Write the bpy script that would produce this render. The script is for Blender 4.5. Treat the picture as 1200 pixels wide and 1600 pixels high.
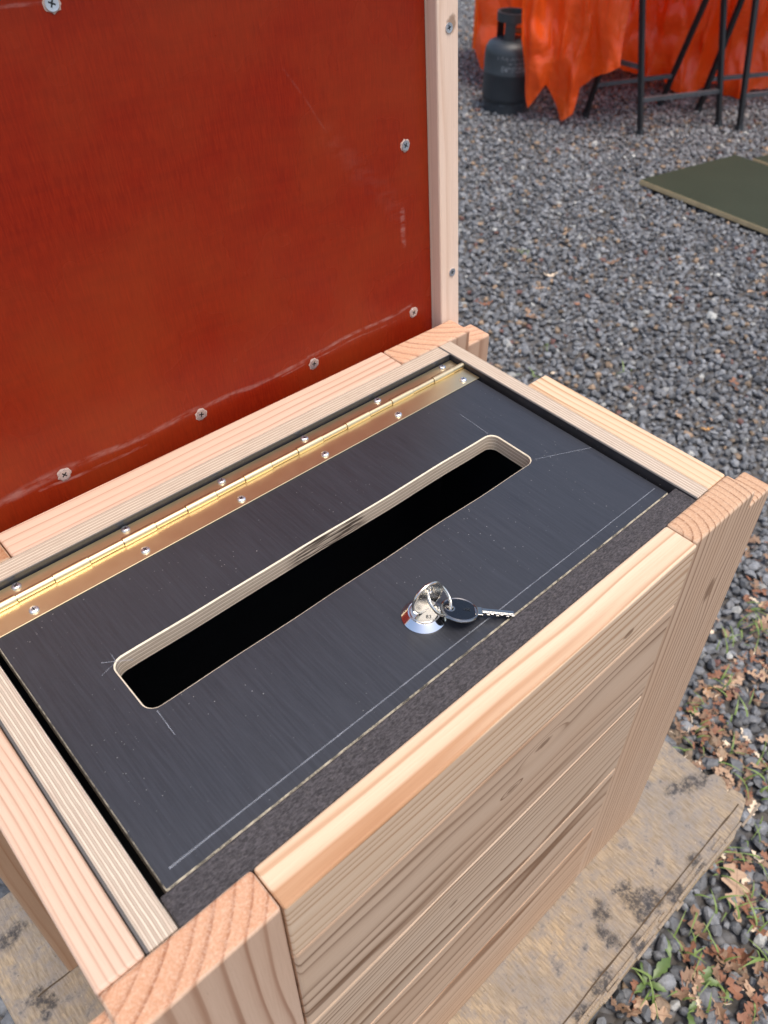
import bpy, bmesh, math, random
import numpy as np
from mathutils import Vector, Matrix, noise as mnoise
random.seed(7); rng = np.random.default_rng(7)
S = bpy.context.scene
for o in list(bpy.data.objects): bpy.data.objects.remove(o)
R_ = math.radians
GZ = 0.80                     # the black inner lid lies 0.80 m above the gravel

# ------------------------------------------------------------------ camera
F = 1275.0; PPX, PPY = 61.4, -44.8          # focal length and principal point in photo pixels (1200 x 1600)
CR = np.array([[.72364643, -.68946703, .03116178], [-.44152473, -.49717082, -.7469117], [.53046372, .52674129, -.66419263]])
CP = np.array([-.0336495, -.2040643, .4317696 + GZ])
cam = bpy.data.cameras.new('camera'); co = bpy.data.objects.new('camera', cam); S.collection.objects.link(co)
M = Matrix.Identity(4)
for i in range(3):
    M[i][0] = CR[0][i]; M[i][1] = -CR[1][i]; M[i][2] = -CR[2][i]; M[i][3] = CP[i]
co.matrix_world = M
cam.sensor_fit = 'HORIZONTAL'; cam.sensor_width = 36; cam.lens = 36 * F / 1200
cam.shift_x = -PPX / 1200; cam.shift_y = PPY / 1200
cam.clip_start = .01; cam.clip_end = 400
cam.dof.use_dof = True; cam.dof.focus_distance = .62; cam.dof.aperture_fstop = 14.5
S.camera = co
S.render.resolution_x = 768; S.render.resolution_y = 1024

# ------------------------------------------------------------------ sky, sun, exposure
SUN_EL, SUN_AZ = R_(73), R_(178)            # azimuth measured clockwise from +Y
w = bpy.data.worlds.new('World'); S.world = w; w.use_nodes = True
wn = w.node_tree; bg = wn.nodes['Background']
sky = wn.nodes.new('ShaderNodeTexSky'); sky.sky_type = 'NISHITA'; sky.sun_disc = False
sky.sun_elevation = SUN_EL; sky.sun_rotation = SUN_AZ; sky.air_density = 1.0; sky.dust_density = 4.0; sky.ozone_density = .6
wn.links.new(sky.outputs[0], bg.inputs[0]); bg.inputs[1].default_value = .15
sl = bpy.data.lights.new('sun', 'SUN'); so = bpy.data.objects.new('sun', sl); S.collection.objects.link(so)
sl.energy = 1.5; sl.angle = R_(22); sl.color = (1, .94, .85)
sd = Vector((math.sin(SUN_AZ) * math.cos(SUN_EL), math.cos(SUN_AZ) * math.cos(SUN_EL), math.sin(SUN_EL)))
so.rotation_euler = sd.to_track_quat('Z', 'Y').to_euler(); so.location = (0, 0, 5)
S.view_settings.view_transform = 'Standard'; S.view_settings.look = 'None'
S.view_settings.exposure = 0.66; S.view_settings.gamma = 1

# ------------------------------------------------------------------ photo pixel <-> place
def ray(u, v): return CR.T @ np.array([(u - 600 - PPX) / F, (v - 800 - PPY) / F, 1.])
def un(u, v, z=0., ax=2):
    d = ray(u, v); return CP + d * (z - CP[ax]) / d[ax]
def pr(P):
    q = (np.atleast_2d(P) - CP) @ CR.T
    return np.stack([600 + PPX + F * q[:, 0] / q[:, 2], 800 + PPY + F * q[:, 1] / q[:, 2], q[:, 2]], 1)
def zat(x, y, v):              # height above (x, y) that shows at photo row v
    lo, hi = -1., 2.
    for _ in range(40):
        m = (lo + hi) / 2
        if pr((x, y, m))[0][1] > v: lo = m
        else: hi = m
    return lo

# ------------------------------------------------------------------ node helper
class NT:
    def __init__(s, name):
        s.mat = bpy.data.materials.new(name); s.mat.use_nodes = True
        s.t = s.mat.node_tree; s.n = s.t.nodes; s.b = s.n['Principled BSDF']; s.tc = None
    def new(s, typ, **k):
        x = s.n.new('ShaderNode' + typ)
        for a, b in k.items(): setattr(x, a, b)
        return x
    def put(s, sock, val):
        if isinstance(val, bpy.types.NodeSocket): s.t.links.new(val, sock)
        elif val is not None: sock.default_value = val
    def m(s, op, a, b=None, c=None, clamp=False):
        x = s.new('Math', operation=op, use_clamp=clamp)
        for i, v in enumerate((a, b, c)): s.put(x.inputs[i], v)
        return x.outputs[0]
    def vm(s, op, a, b=None):
        x = s.new('VectorMath', operation=op); s.put(x.inputs[0], a); s.put(x.inputs[1], b)
        return x.outputs['Value'] if op in ('LENGTH', 'DOT_PRODUCT', 'DISTANCE') else x.outputs[0]
    def coord(s, which='Object'):
        if not s.tc: s.tc = s.new('TexCoord')
        return s.tc.outputs[which]
    def sep(s, v):
        x = s.new('SeparateXYZ'); s.put(x.inputs[0], v); return x.outputs
    def comb(s, a, b, c):
        x = s.new('CombineXYZ')
        for i, v in enumerate((a, b, c)): s.put(x.inputs[i], v)
        return x.outputs[0]
    def noise(s, vec, scale=1., detail=3., rough=.55, dist=0.):
        x = s.new('TexNoise'); s.put(x.inputs['Vector'], vec); x.inputs['Scale'].default_value = scale
        x.inputs['Detail'].default_value = detail; x.inputs['Roughness'].default_value = rough; x.inputs['Distortion'].default_value = dist
        return x.outputs['Fac']
    def vor(s, vec, scale, feature='F1', out='Distance'):
        x = s.new('TexVoronoi', feature=feature); s.put(x.inputs['Vector'], vec); x.inputs['Scale'].default_value = scale
        return x.outputs[out]
    def ramp(s, fac, stops, interp='LINEAR'):
        x = s.new('ValToRGB'); x.color_ramp.interpolation = interp; e = x.color_ramp.elements
        while len(e) < len(stops): e.new(.5)
        for q, (p, c) in zip(e, stops):
            q.position = p; q.color = (c, c, c, 1) if isinstance(c, (int, float)) else (*c, 1)
        s.put(x.inputs[0], fac); return x.outputs[0]
    def mix(s, fac, a, b, mode='MIX'):
        x = s.new('Mix', data_type='RGBA', blend_type=mode)
        s.put(x.inputs[0], fac)
        for i, v in ((6, a), (7, b)):
            s.put(x.inputs[i], (*v, 1) if isinstance(v, tuple) and len(v) == 3 else v)
        return x.outputs[2]
    def smooth(s, v, a, b):
        x = s.new('MapRange', interpolation_type='SMOOTHSTEP'); s.put(x.inputs[0], v)
        x.inputs[1].default_value = a; x.inputs[2].default_value = b
        return x.outputs[0]
    def seg(s, vec, a, b, wdt, soft):       # 1 on a line a-b (3D, object space), 0 away from it
        a, b = Vector(a), Vector(b); d = b - a
        rel = s.vm('SUBTRACT', vec, tuple(a))
        t = s.m('DIVIDE', s.vm('DOT_PRODUCT', rel, tuple(d)), d.length_squared, clamp=True)
        x = s.new('VectorMath', operation='SCALE'); x.inputs[0].default_value = tuple(d); s.put(x.inputs['Scale'], t)
        dist = s.vm('DISTANCE', rel, x.outputs[0])
        return s.m('SUBTRACT', 1., s.smooth(dist, wdt, wdt + soft))
    def bump(s, h, strength, dist):
        x = s.new('Bump'); x.inputs['Strength'].default_value = strength; x.inputs['Distance'].default_value = dist
        s.put(x.inputs['Height'], h); s.t.links.new(x.outputs[0], s.b.inputs['Normal'])
    def set(s, **k):
        for a, v in k.items():
            s.put(s.b.inputs[a.replace('_', ' ')], (*v, 1) if isinstance(v, tuple) and len(v) == 3 and 'olor' in a else v)
        return s.mat

def plain(name, col, rough=.5, metal=0., var=.15, nscale=40., bump=0.):
    n = NT(name); f = n.noise(n.coord(), nscale, 4)
    c = n.mix(f, tuple(x * (1 - var) for x in col), tuple(min(1, x * (1 + var)) for x in col))
    n.set(Base_Color=c, Roughness=n.m('MULTIPLY_ADD', f, .2, rough - .1), Metallic=metal)
    if bump: n.bump(f, bump, .001)
    return n.mat

# wood that is grown in 3D: rings round a pith line, so faces and end grain agree
def wood(name, L, pith=(.02, -.09), sp=.005, light=(.64, .45, .31), dark=(.40, .215, .11), seed=0, knots=(), warp=.007, con=1., irr=3., endc=(.78, .56, .42)):
    n = NT(name); P = n.coord(); x = n.sep(P); o = [i for i in range(3) if i != L]
    u, v, l = x[o[0]], x[o[1]], x[L]
    wv = n.comb(n.m('MULTIPLY', u, 9.), n.m('MULTIPLY', v, 9.), n.m('MULTIPLY_ADD', l, 3.2, seed * 3.7))
    w1 = n.m('SUBTRACT', n.noise(wv, 1., 2, .5), .5)
    wv2 = n.comb(n.m('MULTIPLY_ADD', u, 9., 31.), n.m('MULTIPLY', v, 9.), n.m('MULTIPLY_ADD', l, 3.2, seed * 3.7 + 9))
    w2 = n.m('SUBTRACT', n.noise(wv2, 1., 2, .5), .5)
    du = n.m('ADD', n.m('SUBTRACT', u, pith[0]), n.m('MULTIPLY', w1, warp * 2))
    dv = n.m('ADD', n.m('SUBTRACT', v, pith[1]), n.m('MULTIPLY', w2, warp * 2))
    kn = None
    for (kp, ku, kv, kr, kl) in knots:                # centre (l, u, v), radius across, stretch along the grain
        q = n.comb(n.m('DIVIDE', n.m('SUBTRACT', l, kp), kl), n.m('SUBTRACT', u, ku), n.m('SUBTRACT', v, kv))
        d = n.vm('LENGTH', q)
        du = n.m('ADD', du, n.m('MULTIPLY', n.m('SUBTRACT', 1., n.smooth(d, 0., kr * 3.2)), .006))
        d2 = n.m('ADD', d, n.m('MULTIPLY', n.m('SUBTRACT', n.noise(P, 220., 2), .5), kr * .7))
        k1 = n.m('SUBTRACT', 1., n.smooth(d2, kr * .55, kr))
        kn = k1 if kn is None else n.m('MAXIMUM', kn, k1)
    r = n.m('SQRT', n.m('ADD', n.m('MULTIPLY', du, du), n.m('MULTIPLY', dv, dv)))
    wob = n.noise(n.comb(n.m('MULTIPLY', r, 45.), seed * 1.3, n.m('MULTIPLY', l, .8)), 1., 3)
    ring = n.m('FRACT', n.m('ADD', n.m('DIVIDE', r, sp), n.m('MULTIPLY', wob, irr)))
    rr = n.ramp(ring, [(0., .15), (.08, 0.), (.5, .06), (.74, .30), (.88, 1.), (.955, .9), (1., .15)])
    amp = n.noise(n.comb(n.m('MULTIPLY', r, 90.), seed * 2.1, n.m('MULTIPLY', l, 2.)), 1., 1)
    rr = n.m('MULTIPLY', rr, n.m('MULTIPLY_ADD', n.ramp(amp, [(.3, 0.), (.7, 1.)]), .66 * con, .40 * con), clamp=True)
    fib = n.noise(n.comb(n.m('MULTIPLY', u, 900.), n.m('MULTIPLY', v, 900.), n.m('MULTIPLY', l, 22.)), 1., 3, .6)
    pores = n.noise(n.comb(n.m('MULTIPLY', u, 2600.), n.m('MULTIPLY', v, 2600.), n.m('MULTIPLY', l, 130.)), 1., 2, .6)
    blot = n.noise(n.comb(n.m('MULTIPLY', u, 14.), n.m('MULTIPLY', v, 14.), n.m('MULTIPLY_ADD', l, 4., seed)), 1., 3)
    c = n.mix(rr, light, dark)
    c = n.mix(n.m('MULTIPLY', n.ramp(blot, [(.35, 0.), (.75, 1.)]), .55), c, tuple(a * .84 + b * .12 for a, b in zip((light[0], light[1] * .88, light[2] * .78), dark)))
    c = n.mix(n.m('MULTIPLY_ADD', fib, .34, -.02), c, (.42, .29, .19), 'MULTIPLY')
    c = n.mix(n.ramp(pores, [(.62, 0.), (.75, .22)]), c, (.22, .13, .08))
    nrm = n.sep(n.coord('Normal'))[L]
    end = n.m('GREATER_THAN', n.m('ABSOLUTE', nrm), .8)
    spk = n.noise(P, 700., 3, .75)
    ec = n.mix(1., c, endc, 'MULTIPLY')
    saw = n.noise(n.comb(n.m('MULTIPLY', n.m('ADD', u, n.m('MULTIPLY', v, .5)), 1300.), n.m('MULTIPLY', v, 90.), 0.), 1., 3, .7)
    ec = n.mix(n.ramp(saw, [(.5, 0.), (.72, .4)]), ec, tuple(q * .62 for q in light))
    ec = n.mix(n.ramp(spk, [(.42, 0.), (.72, .5)]), ec, tuple(min(1, q * 1.15) for q in light))
    c = n.mix(end, c, ec)
    if kn is not None: c = n.mix(n.m('MULTIPLY', kn, .7), c, (.15, .075, .035))
    n.set(Base_Color=c, Roughness=.62)
    n.b.inputs['Specular IOR Level'].default_value = .3
    n.bump(n.m('ADD', n.m('MULTIPLY', rr, .10), n.m('ADD', n.m('MULTIPLY', fib, .5), n.m('MULTIPLY', pores, .35))), .28, .0005)
    return n.mat

def ply_edge(name, ax, half=.00838, film_=(.0005, .0005), burn=None, layers=.00135, seed=0, light=(.66, .57, .45), dark=(.17, .12, .085)):   # veneers seen end-on; ax = thickness axis
    n = NT(name); P = n.coord(); x = n.sep(P); o = [i for i in range(3) if i != ax]
    nz = n.noise(P, 35., 3)
    t = n.m('ADD', n.m('DIVIDE', x[ax], layers), n.m('MULTIPLY', nz, .8))
    fr = n.m('FRACT', n.m('MULTIPLY', t, .5))
    band = n.ramp(fr, [(0., 1.), (.07, .1), (.40, .02), (.47, 1.), (.55, .55), (.90, .42), (1., 1.)])
    lay = n.noise(n.comb(n.m('FLOOR', t), seed, 0.), 3.1, 1)
    st = n.noise(n.comb(n.m('MULTIPLY', x[ax], 1500.), n.m('MULTIPLY', x[o[0]], 45.), n.m('MULTIPLY', x[o[1]], 45.)), 1., 3, .6)
    c = n.mix(band, light, dark)
    c = n.mix(n.m('MULTIPLY', lay, .3), c, (.48, .34, .26))
    c = n.mix(n.ramp(st, [(.45, 0.), (.75, .55)]), c, (.30, .2, .14))
    if burn:
        bn = n.m('MULTIPLY', n.seg(P, *burn, .004, .016), n.ramp(n.noise(n.comb(n.m('MULTIPLY', x[0], 40.), n.m('MULTIPLY', x[1], 40.), n.m('MULTIPLY', x[2], 700.)), 1., 2), [(.44, 0.), (.56, .9)])); c = n.mix(bn, c, (.035, .02, .012))
    if half:
        e = n.m('MAXIMUM', n.m('GREATER_THAN', x[ax], half - film_[1]), n.m('LESS_THAN', x[ax], film_[0] - half)); c = n.mix(n.m('MULTIPLY', e, .9), c, (.05, .05, .055))
    n.set(Base_Color=c, Roughness=.7); n.bump(n.m('ADD', band, st), .4, .0004)
    return n.mat

# ------------------------------------------------------------------ mesh helpers (all inputs in metres)
def link(name, me, parent=None, loc=(0, 0, 0), rot=None):
    o = bpy.data.objects.new(name, me); S.collection.objects.link(o); o.location = loc
    if rot: o.rotation_euler = rot
    if parent: o.parent = parent
    return o
def tag(o, label=None, cat=None, group=None, kind=None):
    for k, v in (('label', label), ('category', cat), ('group', group), ('kind', kind)):
        if v: o[k] = v
    return o
def off(parent):               # world (or lid-local) origin of a parent chain without rotation
    p = Vector((0, 0, 0))
    while parent is not None and not parent.get('_frame'):
        p += parent.location; parent = parent.parent
    return p
def fin(name, bm, mats, parent=None, smooth=False, ctr=None):
    """bm holds frame coordinates; the object's origin goes to the centre of the piece"""
    vs = [v.co for v in bm.verts]
    lo = Vector([min(v[i] for v in vs) for i in range(3)]); hi = Vector([max(v[i] for v in vs) for i in range(3)])
    c = Vector(ctr) if ctr is not None else (lo + hi) / 2
    bmesh.ops.translate(bm, verts=bm.verts, vec=-c)
    bmesh.ops.recalc_face_normals(bm, faces=bm.faces)
    me = bpy.data.meshes.new(name); bm.to_mesh(me); bm.free()
    for m in (mats if isinstance(mats, (list, tuple)) else [mats]): me.materials.append(m)
    if smooth:
        for p in me.polygons: p.use_smooth = True
    return link(name, me, parent, c - off(parent))
def box(x0, x1, y0, y1, z0, z1, bev=.002, seg=2):
    bm = bmesh.new(); bmesh.ops.create_cube(bm, size=1)
    for v in bm.verts:
        v.co = Vector((x0 + (x1 - x0) * (v.co.x + .5), y0 + (y1 - y0) * (v.co.y + .5), z0 + (z1 - z0) * (v.co.z + .5)))
    if bev: bmesh.ops.bevel(bm, geom=list(bm.edges), offset=bev, segments=seg, profile=.5, affect='EDGES')
    return bm
def prism(pts, d0, d1, axis=2, bev=0, seg=2):     # outline extruded along an axis; pts in the other two axes, in order
    bm = bmesh.new(); o = [i for i in range(3) if i != axis]
    def P(p, d):
        q = [0, 0, 0]; q[o[0]], q[o[1]] = p; q[axis] = d; return q
    a = [bm.verts.new(P(p, d0)) for p in pts]; b = [bm.verts.new(P(p, d1)) for p in pts]
    bm.faces.new(a); bm.faces.new(b[::-1])
    for i in range(len(pts)): j = (i + 1) % len(pts); bm.faces.new((a[i], b[i], b[j], a[j]))
    bmesh.ops.recalc_face_normals(bm, faces=bm.faces)
    if bev: bmesh.ops.bevel(bm, geom=list(bm.edges), offset=bev, segments=seg, profile=.5, affect='EDGES')
    return bm
def lathe(prof, n=32, c=(0, 0, 0), bm=None, a0=0., a1=2 * math.pi):
    bm = bm or bmesh.new(); full = abs(a1 - a0 - 2 * math.pi) < 1e-6; rows = []
    for r, z in prof:
        rows.append([bm.verts.new((c[0] + r * math.cos(a0 + (a1 - a0) * k / n), c[1] + r * math.sin(a0 + (a1 - a0) * k / n), c[2] + z)) for k in range(n if full else n + 1)])
    for p, q in zip(rows, rows[1:]):
        for k in range(n): j = (k + 1) % len(p); bm.faces.new((p[k], p[j], q[j], q[k]))
    if full:
        for row, r in ((rows[0], prof[0][0]), (rows[-1], prof[-1][0])):
            if r > 1e-6: bm.faces.new(row)
    bmesh.ops.remove_doubles(bm, verts=bm.verts, dist=1e-7)
    return bm
def tube(pts, r, n=10, closed=False, bm=None):
    bm = bm or bmesh.new(); pts = [Vector(p) for p in pts]; rows = []; N = len(pts); nx = None
    for i, p in enumerate(pts):
        t = (pts[(i + 1) % N] - pts[i - 1]) if closed else (pts[min(i + 1, N - 1)] - pts[max(i - 1, 0)])
        t.normalize()
        if nx is None: nx = t.orthogonal()
        nx = (nx - t * nx.dot(t)).normalized(); ny = t.cross(nx)
        rad = r[i] if isinstance(r, (list, tuple)) else r
        rows.append([bm.verts.new(p + (nx * math.cos(a) + ny * math.sin(a)) * rad) for a in [2 * math.pi * k / n for k in range(n)]])
    for i in range(N if closed else N - 1):
        p, q = rows[i], rows[(i + 1) % N]
        for k in range(n): j = (k + 1) % n; bm.faces.new((p[k], p[j], q[j], q[k]))
    if not closed: bm.faces.new(rows[0][::-1]); bm.faces.new(rows[-1])
    return bm
def bar(a, b, wd, bm=None):    # square steel tube between two points
    bm = bm or bmesh.new(); a, b = Vector(a), Vector(b); t = (b - a).normalized(); nx = t.cross(Vector((0, 0, 1)))
    nx = nx.normalized() if nx.length > .1 else Vector((1, 0, 0)); ny = t.cross(nx); h = wd / 2
    rows = [[bm.verts.new(p + nx * sx * h + ny * sy * h) for sx, sy in ((-1, -1), (1, -1), (1, 1), (-1, 1))] for p in (a, b)]
    for k in range(4): bm.faces.new((rows[0][k], rows[0][(k + 1) % 4], rows[1][(k + 1) % 4], rows[1][k]))
    bm.faces.new(rows[0][::-1]); bm.faces.new(rows[1])
    return bm
def by_normal(bm, ax, faces_mat, edge_mat):       # film on the broad faces, veneers on the edges
    bmesh.ops.recalc_face_normals(bm, faces=bm.faces)
    for f in bm.faces: f.material_index = faces_mat if abs(f.normal[ax]) > .95 else edge_mat
mm = .001
def B(x0, x1, y0, y1, z0, z1, **k): return box(x0 * mm, x1 * mm, y0 * mm, y1 * mm, GZ + z0 * mm, GZ + z1 * mm, **k)

# ------------------------------------------------------------------ materials
def film(name, col, rough, seed=0, specks=True):
    n = NT(name); P = n.coord(); x = n.sep(P)
    big = n.noise(P, 7., 4); fine = n.noise(n.comb(n.m('MULTIPLY', x[0], 800.), n.m('MULTIPLY', x[1], 26.), n.m('MULTIPLY', x[2], 60.)), 1., 3, .65)
    c = n.mix(n.ramp(fine, [(.35, 0.), (.75, 1.)]), tuple(q * .88 for q in col), tuple(q * 1.5 for q in col))
    c = n.mix(n.ramp(big, [(.45, 0.), (.75, .35)]), c, tuple(q * 1.35 + .002 for q in col))
    if specks:
        cl = n.noise(P, 16., 2)
        for sc, th, k in ((240., .11, .55), (430., .15, .45)):
            d = n.vor(P, sc); s_ = n.m('LESS_THAN', d, th); keep = n.m('GREATER_THAN', n.sep(n.vor(P, sc, out='Color'))[0], .90)
            mk = n.m('MULTIPLY', s_, keep)
            c = n.mix(n.m('MULTIPLY', n.m('MULTIPLY', mk, n.ramp(cl, [(.48, .08), (.66, 1.)])), k), c, (.45, .44, .42))
    n.set(Base_Color=c, Roughness=n.m('MULTIPLY_ADD', n.m('ADD', big, n.m('MULTIPLY', fine, .25)), .16, rough - .06)); n.b.inputs['Specular IOR Level'].default_value = .6
    n.bump(n.m('ADD', n.m('MULTIPLY', fine, .5), n.noise(P, 500., 2)), .12, .0003)
    return n.mat
M_film = film('black_film', (.019, .0205, .026), .35)
M_pe = [ply_edge('ply_edge_x', 0, seed=1, film_=(.0015, .0002)), ply_edge('ply_edge_y', 1, seed=2), ply_edge('ply_edge_z', 2, None, layers=.0017, seed=3, burn=((un(478, 868, GZ - .007)[0] - .225, .0279, 0.), (un(556, 822, GZ - .007)[0] - .225, .0279, .001)), light=(.72, .62, .47), dark=(.16, .11, .07))]
def worn_arris():
    n = NT('worn_arris'); f = n.noise(n.coord(), 190., 4, .7)
    n.set(Base_Color=n.mix(n.ramp(f, [(.36, 0.), (.58, 1.)]), (.07, .065, .055), (.50, .45, .35)), Roughness=.75); return n.mat
M_arris = worn_arris()

def brass_mat():
    n = NT('brass'); P = n.coord(); x = n.sep(P)
    f = n.noise(P, 90., 4); br = n.noise(n.comb(n.m('MULTIPLY', x[0], 25.), n.m('MULTIPLY', x[1], 2500.), n.m('MULTIPLY', x[2], 2500.)), 1., 2)
    c = n.mix(f, (.76, .61, .36), (.82, .67, .41))
    n.set(Base_Color=c, Metallic=1., Roughness=n.m('MULTIPLY_ADD', br, .06, n.m('MULTIPLY_ADD', f, .06, .27)))
    return n.mat
M_brass = brass_mat()
M_zinc = plain('zinc_screw', (.74, .78, .84), .34, 1., .15, 300)
M_chrome = plain('chrome', (.80, .81, .83), .10, 1., .03, 100)
M_nickel = plain('nickel', (.72, .69, .62), .22, 1., .06, 120)
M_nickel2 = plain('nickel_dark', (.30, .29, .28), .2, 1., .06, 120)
M_bow_refl = plain('nickel_painted_reflection', (.055, .055, .06), .24, 1., .2, 150)  # flat key's bow faces: a dark reflection painted into the metal colour
M_hole = plain('screw_recess', (.05, .055, .06), .5, .6)
M_chip = plain('chipped_film', (.42, .30, .25), .9, 0, .5, 900)

def rubber_mat():
    n = NT('foam_rubber'); P = n.coord(); x = n.sep(P)
    v = n.noise(n.comb(n.m('MULTIPLY', x[0], 420.), n.m('MULTIPLY', x[1], 900.), n.m('MULTIPLY', x[2], 900.)), 1., 4, .65)
    d = n.noise(P, 300., 3)
    c = n.mix(n.ramp(v, [(.35, 0.), (.7, 1.)]), (.018, .016, .017), (.085, .075, .08))
    c = n.mix(n.m('MULTIPLY', n.ramp(d, [(.6, 0.), (.75, 1.)]), .3), c, (.16, .14, .13))
    n.set(Base_Color=c, Roughness=.85); n.bump(v, .8, .0012); return n.mat
M_rubber = rubber_mat()

def red_mat():
    n = NT('red_film_plywood'); P = n.coord(); x = n.sep(P)          # local x = along, z = up, y = through
    big = n.noise(P, 5., 4, .6)
    fv = n.noise(n.comb(n.m('MULTIPLY', x[0], 760.), 0., n.m('MULTIPLY', x[2], 60.)), 1., 4, .7)
    fh = n.noise(n.comb(n.m('MULTIPLY', x[0], 16.), 3., n.m('MULTIPLY_ADD', x[2], 150., n.m('MULTIPLY', n.noise(P, 6., 2), 5.))), 1., 3, .6)
    c = n.mix(n.ramp(fv, [(.3, 0.), (.72, 1.)]), (.165, .0085, .0025), (.262, .017, .0035))
    c = n.mix(n.ramp(fh, [(.45, 0.), (.75, .28)]), c, (.12, .008, .003))
    c = n.mix(n.ramp(big, [(.42, 0.), (.75, .5)]), c, (.27, .046, .009))
    wig = n.vm('ADD', P, n.comb(n.m('MULTIPLY', n.noise(P, 9., 2), .014), 0., n.m('MULTIPLY', n.noise(P, 8., 3), .016)))
    brk = n.ramp(n.noise(n.comb(n.m('MULTIPLY', x[0], 45.), 0., n.m('MULTIPLY', x[2], 160.)), 1., 3, .7), [(.40, 0.), (.66, 1.)])
    sc = None
    for a, b, wd, sf, k in SCR:
        s_ = n.m('MULTIPLY', n.seg(wig, a, b, wd, sf), k); sc = s_ if sc is None else n.m('MAXIMUM', sc, s_)
    sc = n.m('MULTIPLY', n.m('MULTIPLY', sc, brk), .55)
    dots = n.m('MULTIPLY', n.m('LESS_THAN', n.vor(P, 75.), .09), n.m('GREATER_THAN', n.vor(P, 75., out='Color'), .84))
    c = n.mix(sc, c, (.52, .30, .26)); c = n.mix(n.m('MULTIPLY', dots, .5), c, (.6, .42, .36))
    n.set(Base_Color=c, Roughness=n.m('MULTIPLY_ADD', big, .22, .16)); n.b.inputs['Specular IOR Level'].default_value = .24
    n.bump(n.m('ADD', n.m('MULTIPLY', fv, .5), n.noise(P, 30., 3)), .10, .0006); return n.mat

# ------------------------------------------------------------------ ground sheet and gravel
def ground_mat():
    n = NT('gravel_bed'); P = n.coord()
    v = n.vor(P, 55.); vc = n.vor(P, 55., out='Color'); f = n.noise(P, 3., 4)
    g = n.sep(vc)[0]
    c = n.mix(g, (.07, .07, .073), (.2, .202, .21)); c = n.mix(n.ramp(v, [(.3, 0.), (.7, 1.)]), c, (.085, .077, .07))
    c = n.mix(n.ramp(f, [(.5, 0.), (.75, .35)]), c, (.07, .05, .035))
    n.set(Base_Color=c, Roughness=.9); n.bump(n.m('SUBTRACT', 1., v), 1., .012); return n.mat
bm = bmesh.new(); bmesh.ops.create_grid(bm, x_segments=40, y_segments=40, size=60)
g = fin('ground', bm, ground_mat()); g.location.z = -.004; g['kind'] = 'structure'

def stone_mat():
    n = NT('gravel_stone'); a = n.new('Attribute'); a.attribute_name = 'tint'; P = n.coord()
    f = n.noise(P, 160., 4, .65); f2 = n.noise(P, 600., 2)
    c = n.mix(n.ramp(f, [(.3, .0), (.7, 1.)]), (.7, .7, .7), (1.22, 1.22, 1.22)); c = n.mix(1., a.outputs['Color'], c, 'MULTIPLY')
    n.set(Base_Color=c, Roughness=.62); n.bump(n.m('ADD', f, f2), .35, .0015); return n.mat
def ico(level):
    bm = bmesh.new(); bmesh.ops.create_icosphere(bm, subdivisions=level, radius=1)
    v = np.array([q.co[:] for q in bm.verts]); f = np.array([[q.index for q in t.verts] for t in bm.faces]); bm.free(); return v, f
def stone_shapes(level, k, soft):
    v, f = ico(level); out = []
    for _ in range(k):
        nr = rng.normal(size=(rng.integers(8, 12), 3)); nr /= np.linalg.norm(nr, axis=1)[:, None]; d = rng.uniform(.62, 1., len(nr))
        q = np.clip(v @ nr.T, .02, None) / d; r = (q ** soft).sum(1) ** (-1 / soft)
        out.append(v * np.clip(r, .45, 1.15)[:, None] * np.array([1.15, .92, .72]))
    return out, f
def rot_rand(n):
    q = rng.normal(size=(n, 4)); q /= np.linalg.norm(q, axis=1)[:, None]; a, b, c, d = q.T
    return np.stack([np.stack([1 - 2 * (c * c + d * d), 2 * (b * c - a * d), 2 * (b * d + a * c)], 1), np.stack([2 * (b * c + a * d), 1 - 2 * (b * b + d * d), 2 * (c * d - a * b)], 1), np.stack([2 * (b * d - a * c), 2 * (c * d + a * b), 1 - 2 * (b * b + c * c)], 1)], 1)
def tints(n):
    k = rng.uniform(size=n); v = rng.uniform(.0, 1., n) ** 1.5
    base = np.stack([.118 + .15 * v, .122 + .154 * v, .128 + .16 * v], 1)
    dk = k < .13; base[dk] *= .6
    lt = (k > .965); base[lt] = np.stack([.26 + .2 * v, .26 + .2 * v, .25 + .18 * v], 1)[lt]
    br = (k > .905) & (k <= .965); base[br] = np.stack([.20 + .16 * v, .145 + .10 * v, .095 + .06 * v], 1)[br]
    rd = (k > .89) & (k <= .905); base[rd] = (.16, .075, .06)
    return base
def build_stones(P, rad, shapes, faces, name=None):
    V = []; FC = []; T = []; nv = len(shapes[0]); sid = rng.integers(0, len(shapes), len(P)); Rm = rot_rand(len(P))
    flat = rng.uniform(.65, 1., len(P)); tn = tints(len(P))
    for k in range(len(shapes)):
        i = np.where(sid == k)[0]
        if not len(i): continue
        X = np.einsum('nij,vj->nvi', Rm[i], shapes[k]) * rad[i][:, None, None]; X[:, :, 2] *= flat[i][:, None]
        X += P[i][:, None, :]; V.append((i, X))
    n = len(P); VV = np.empty((n, nv, 3)); 
    for i, X in V: VV[i] = X
    FF = faces[None] + (np.arange(n) * nv)[:, None, None]
    return VV.reshape(-1, 3), FF.reshape(-1, 3), np.repeat(tn, nv, 0)
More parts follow.
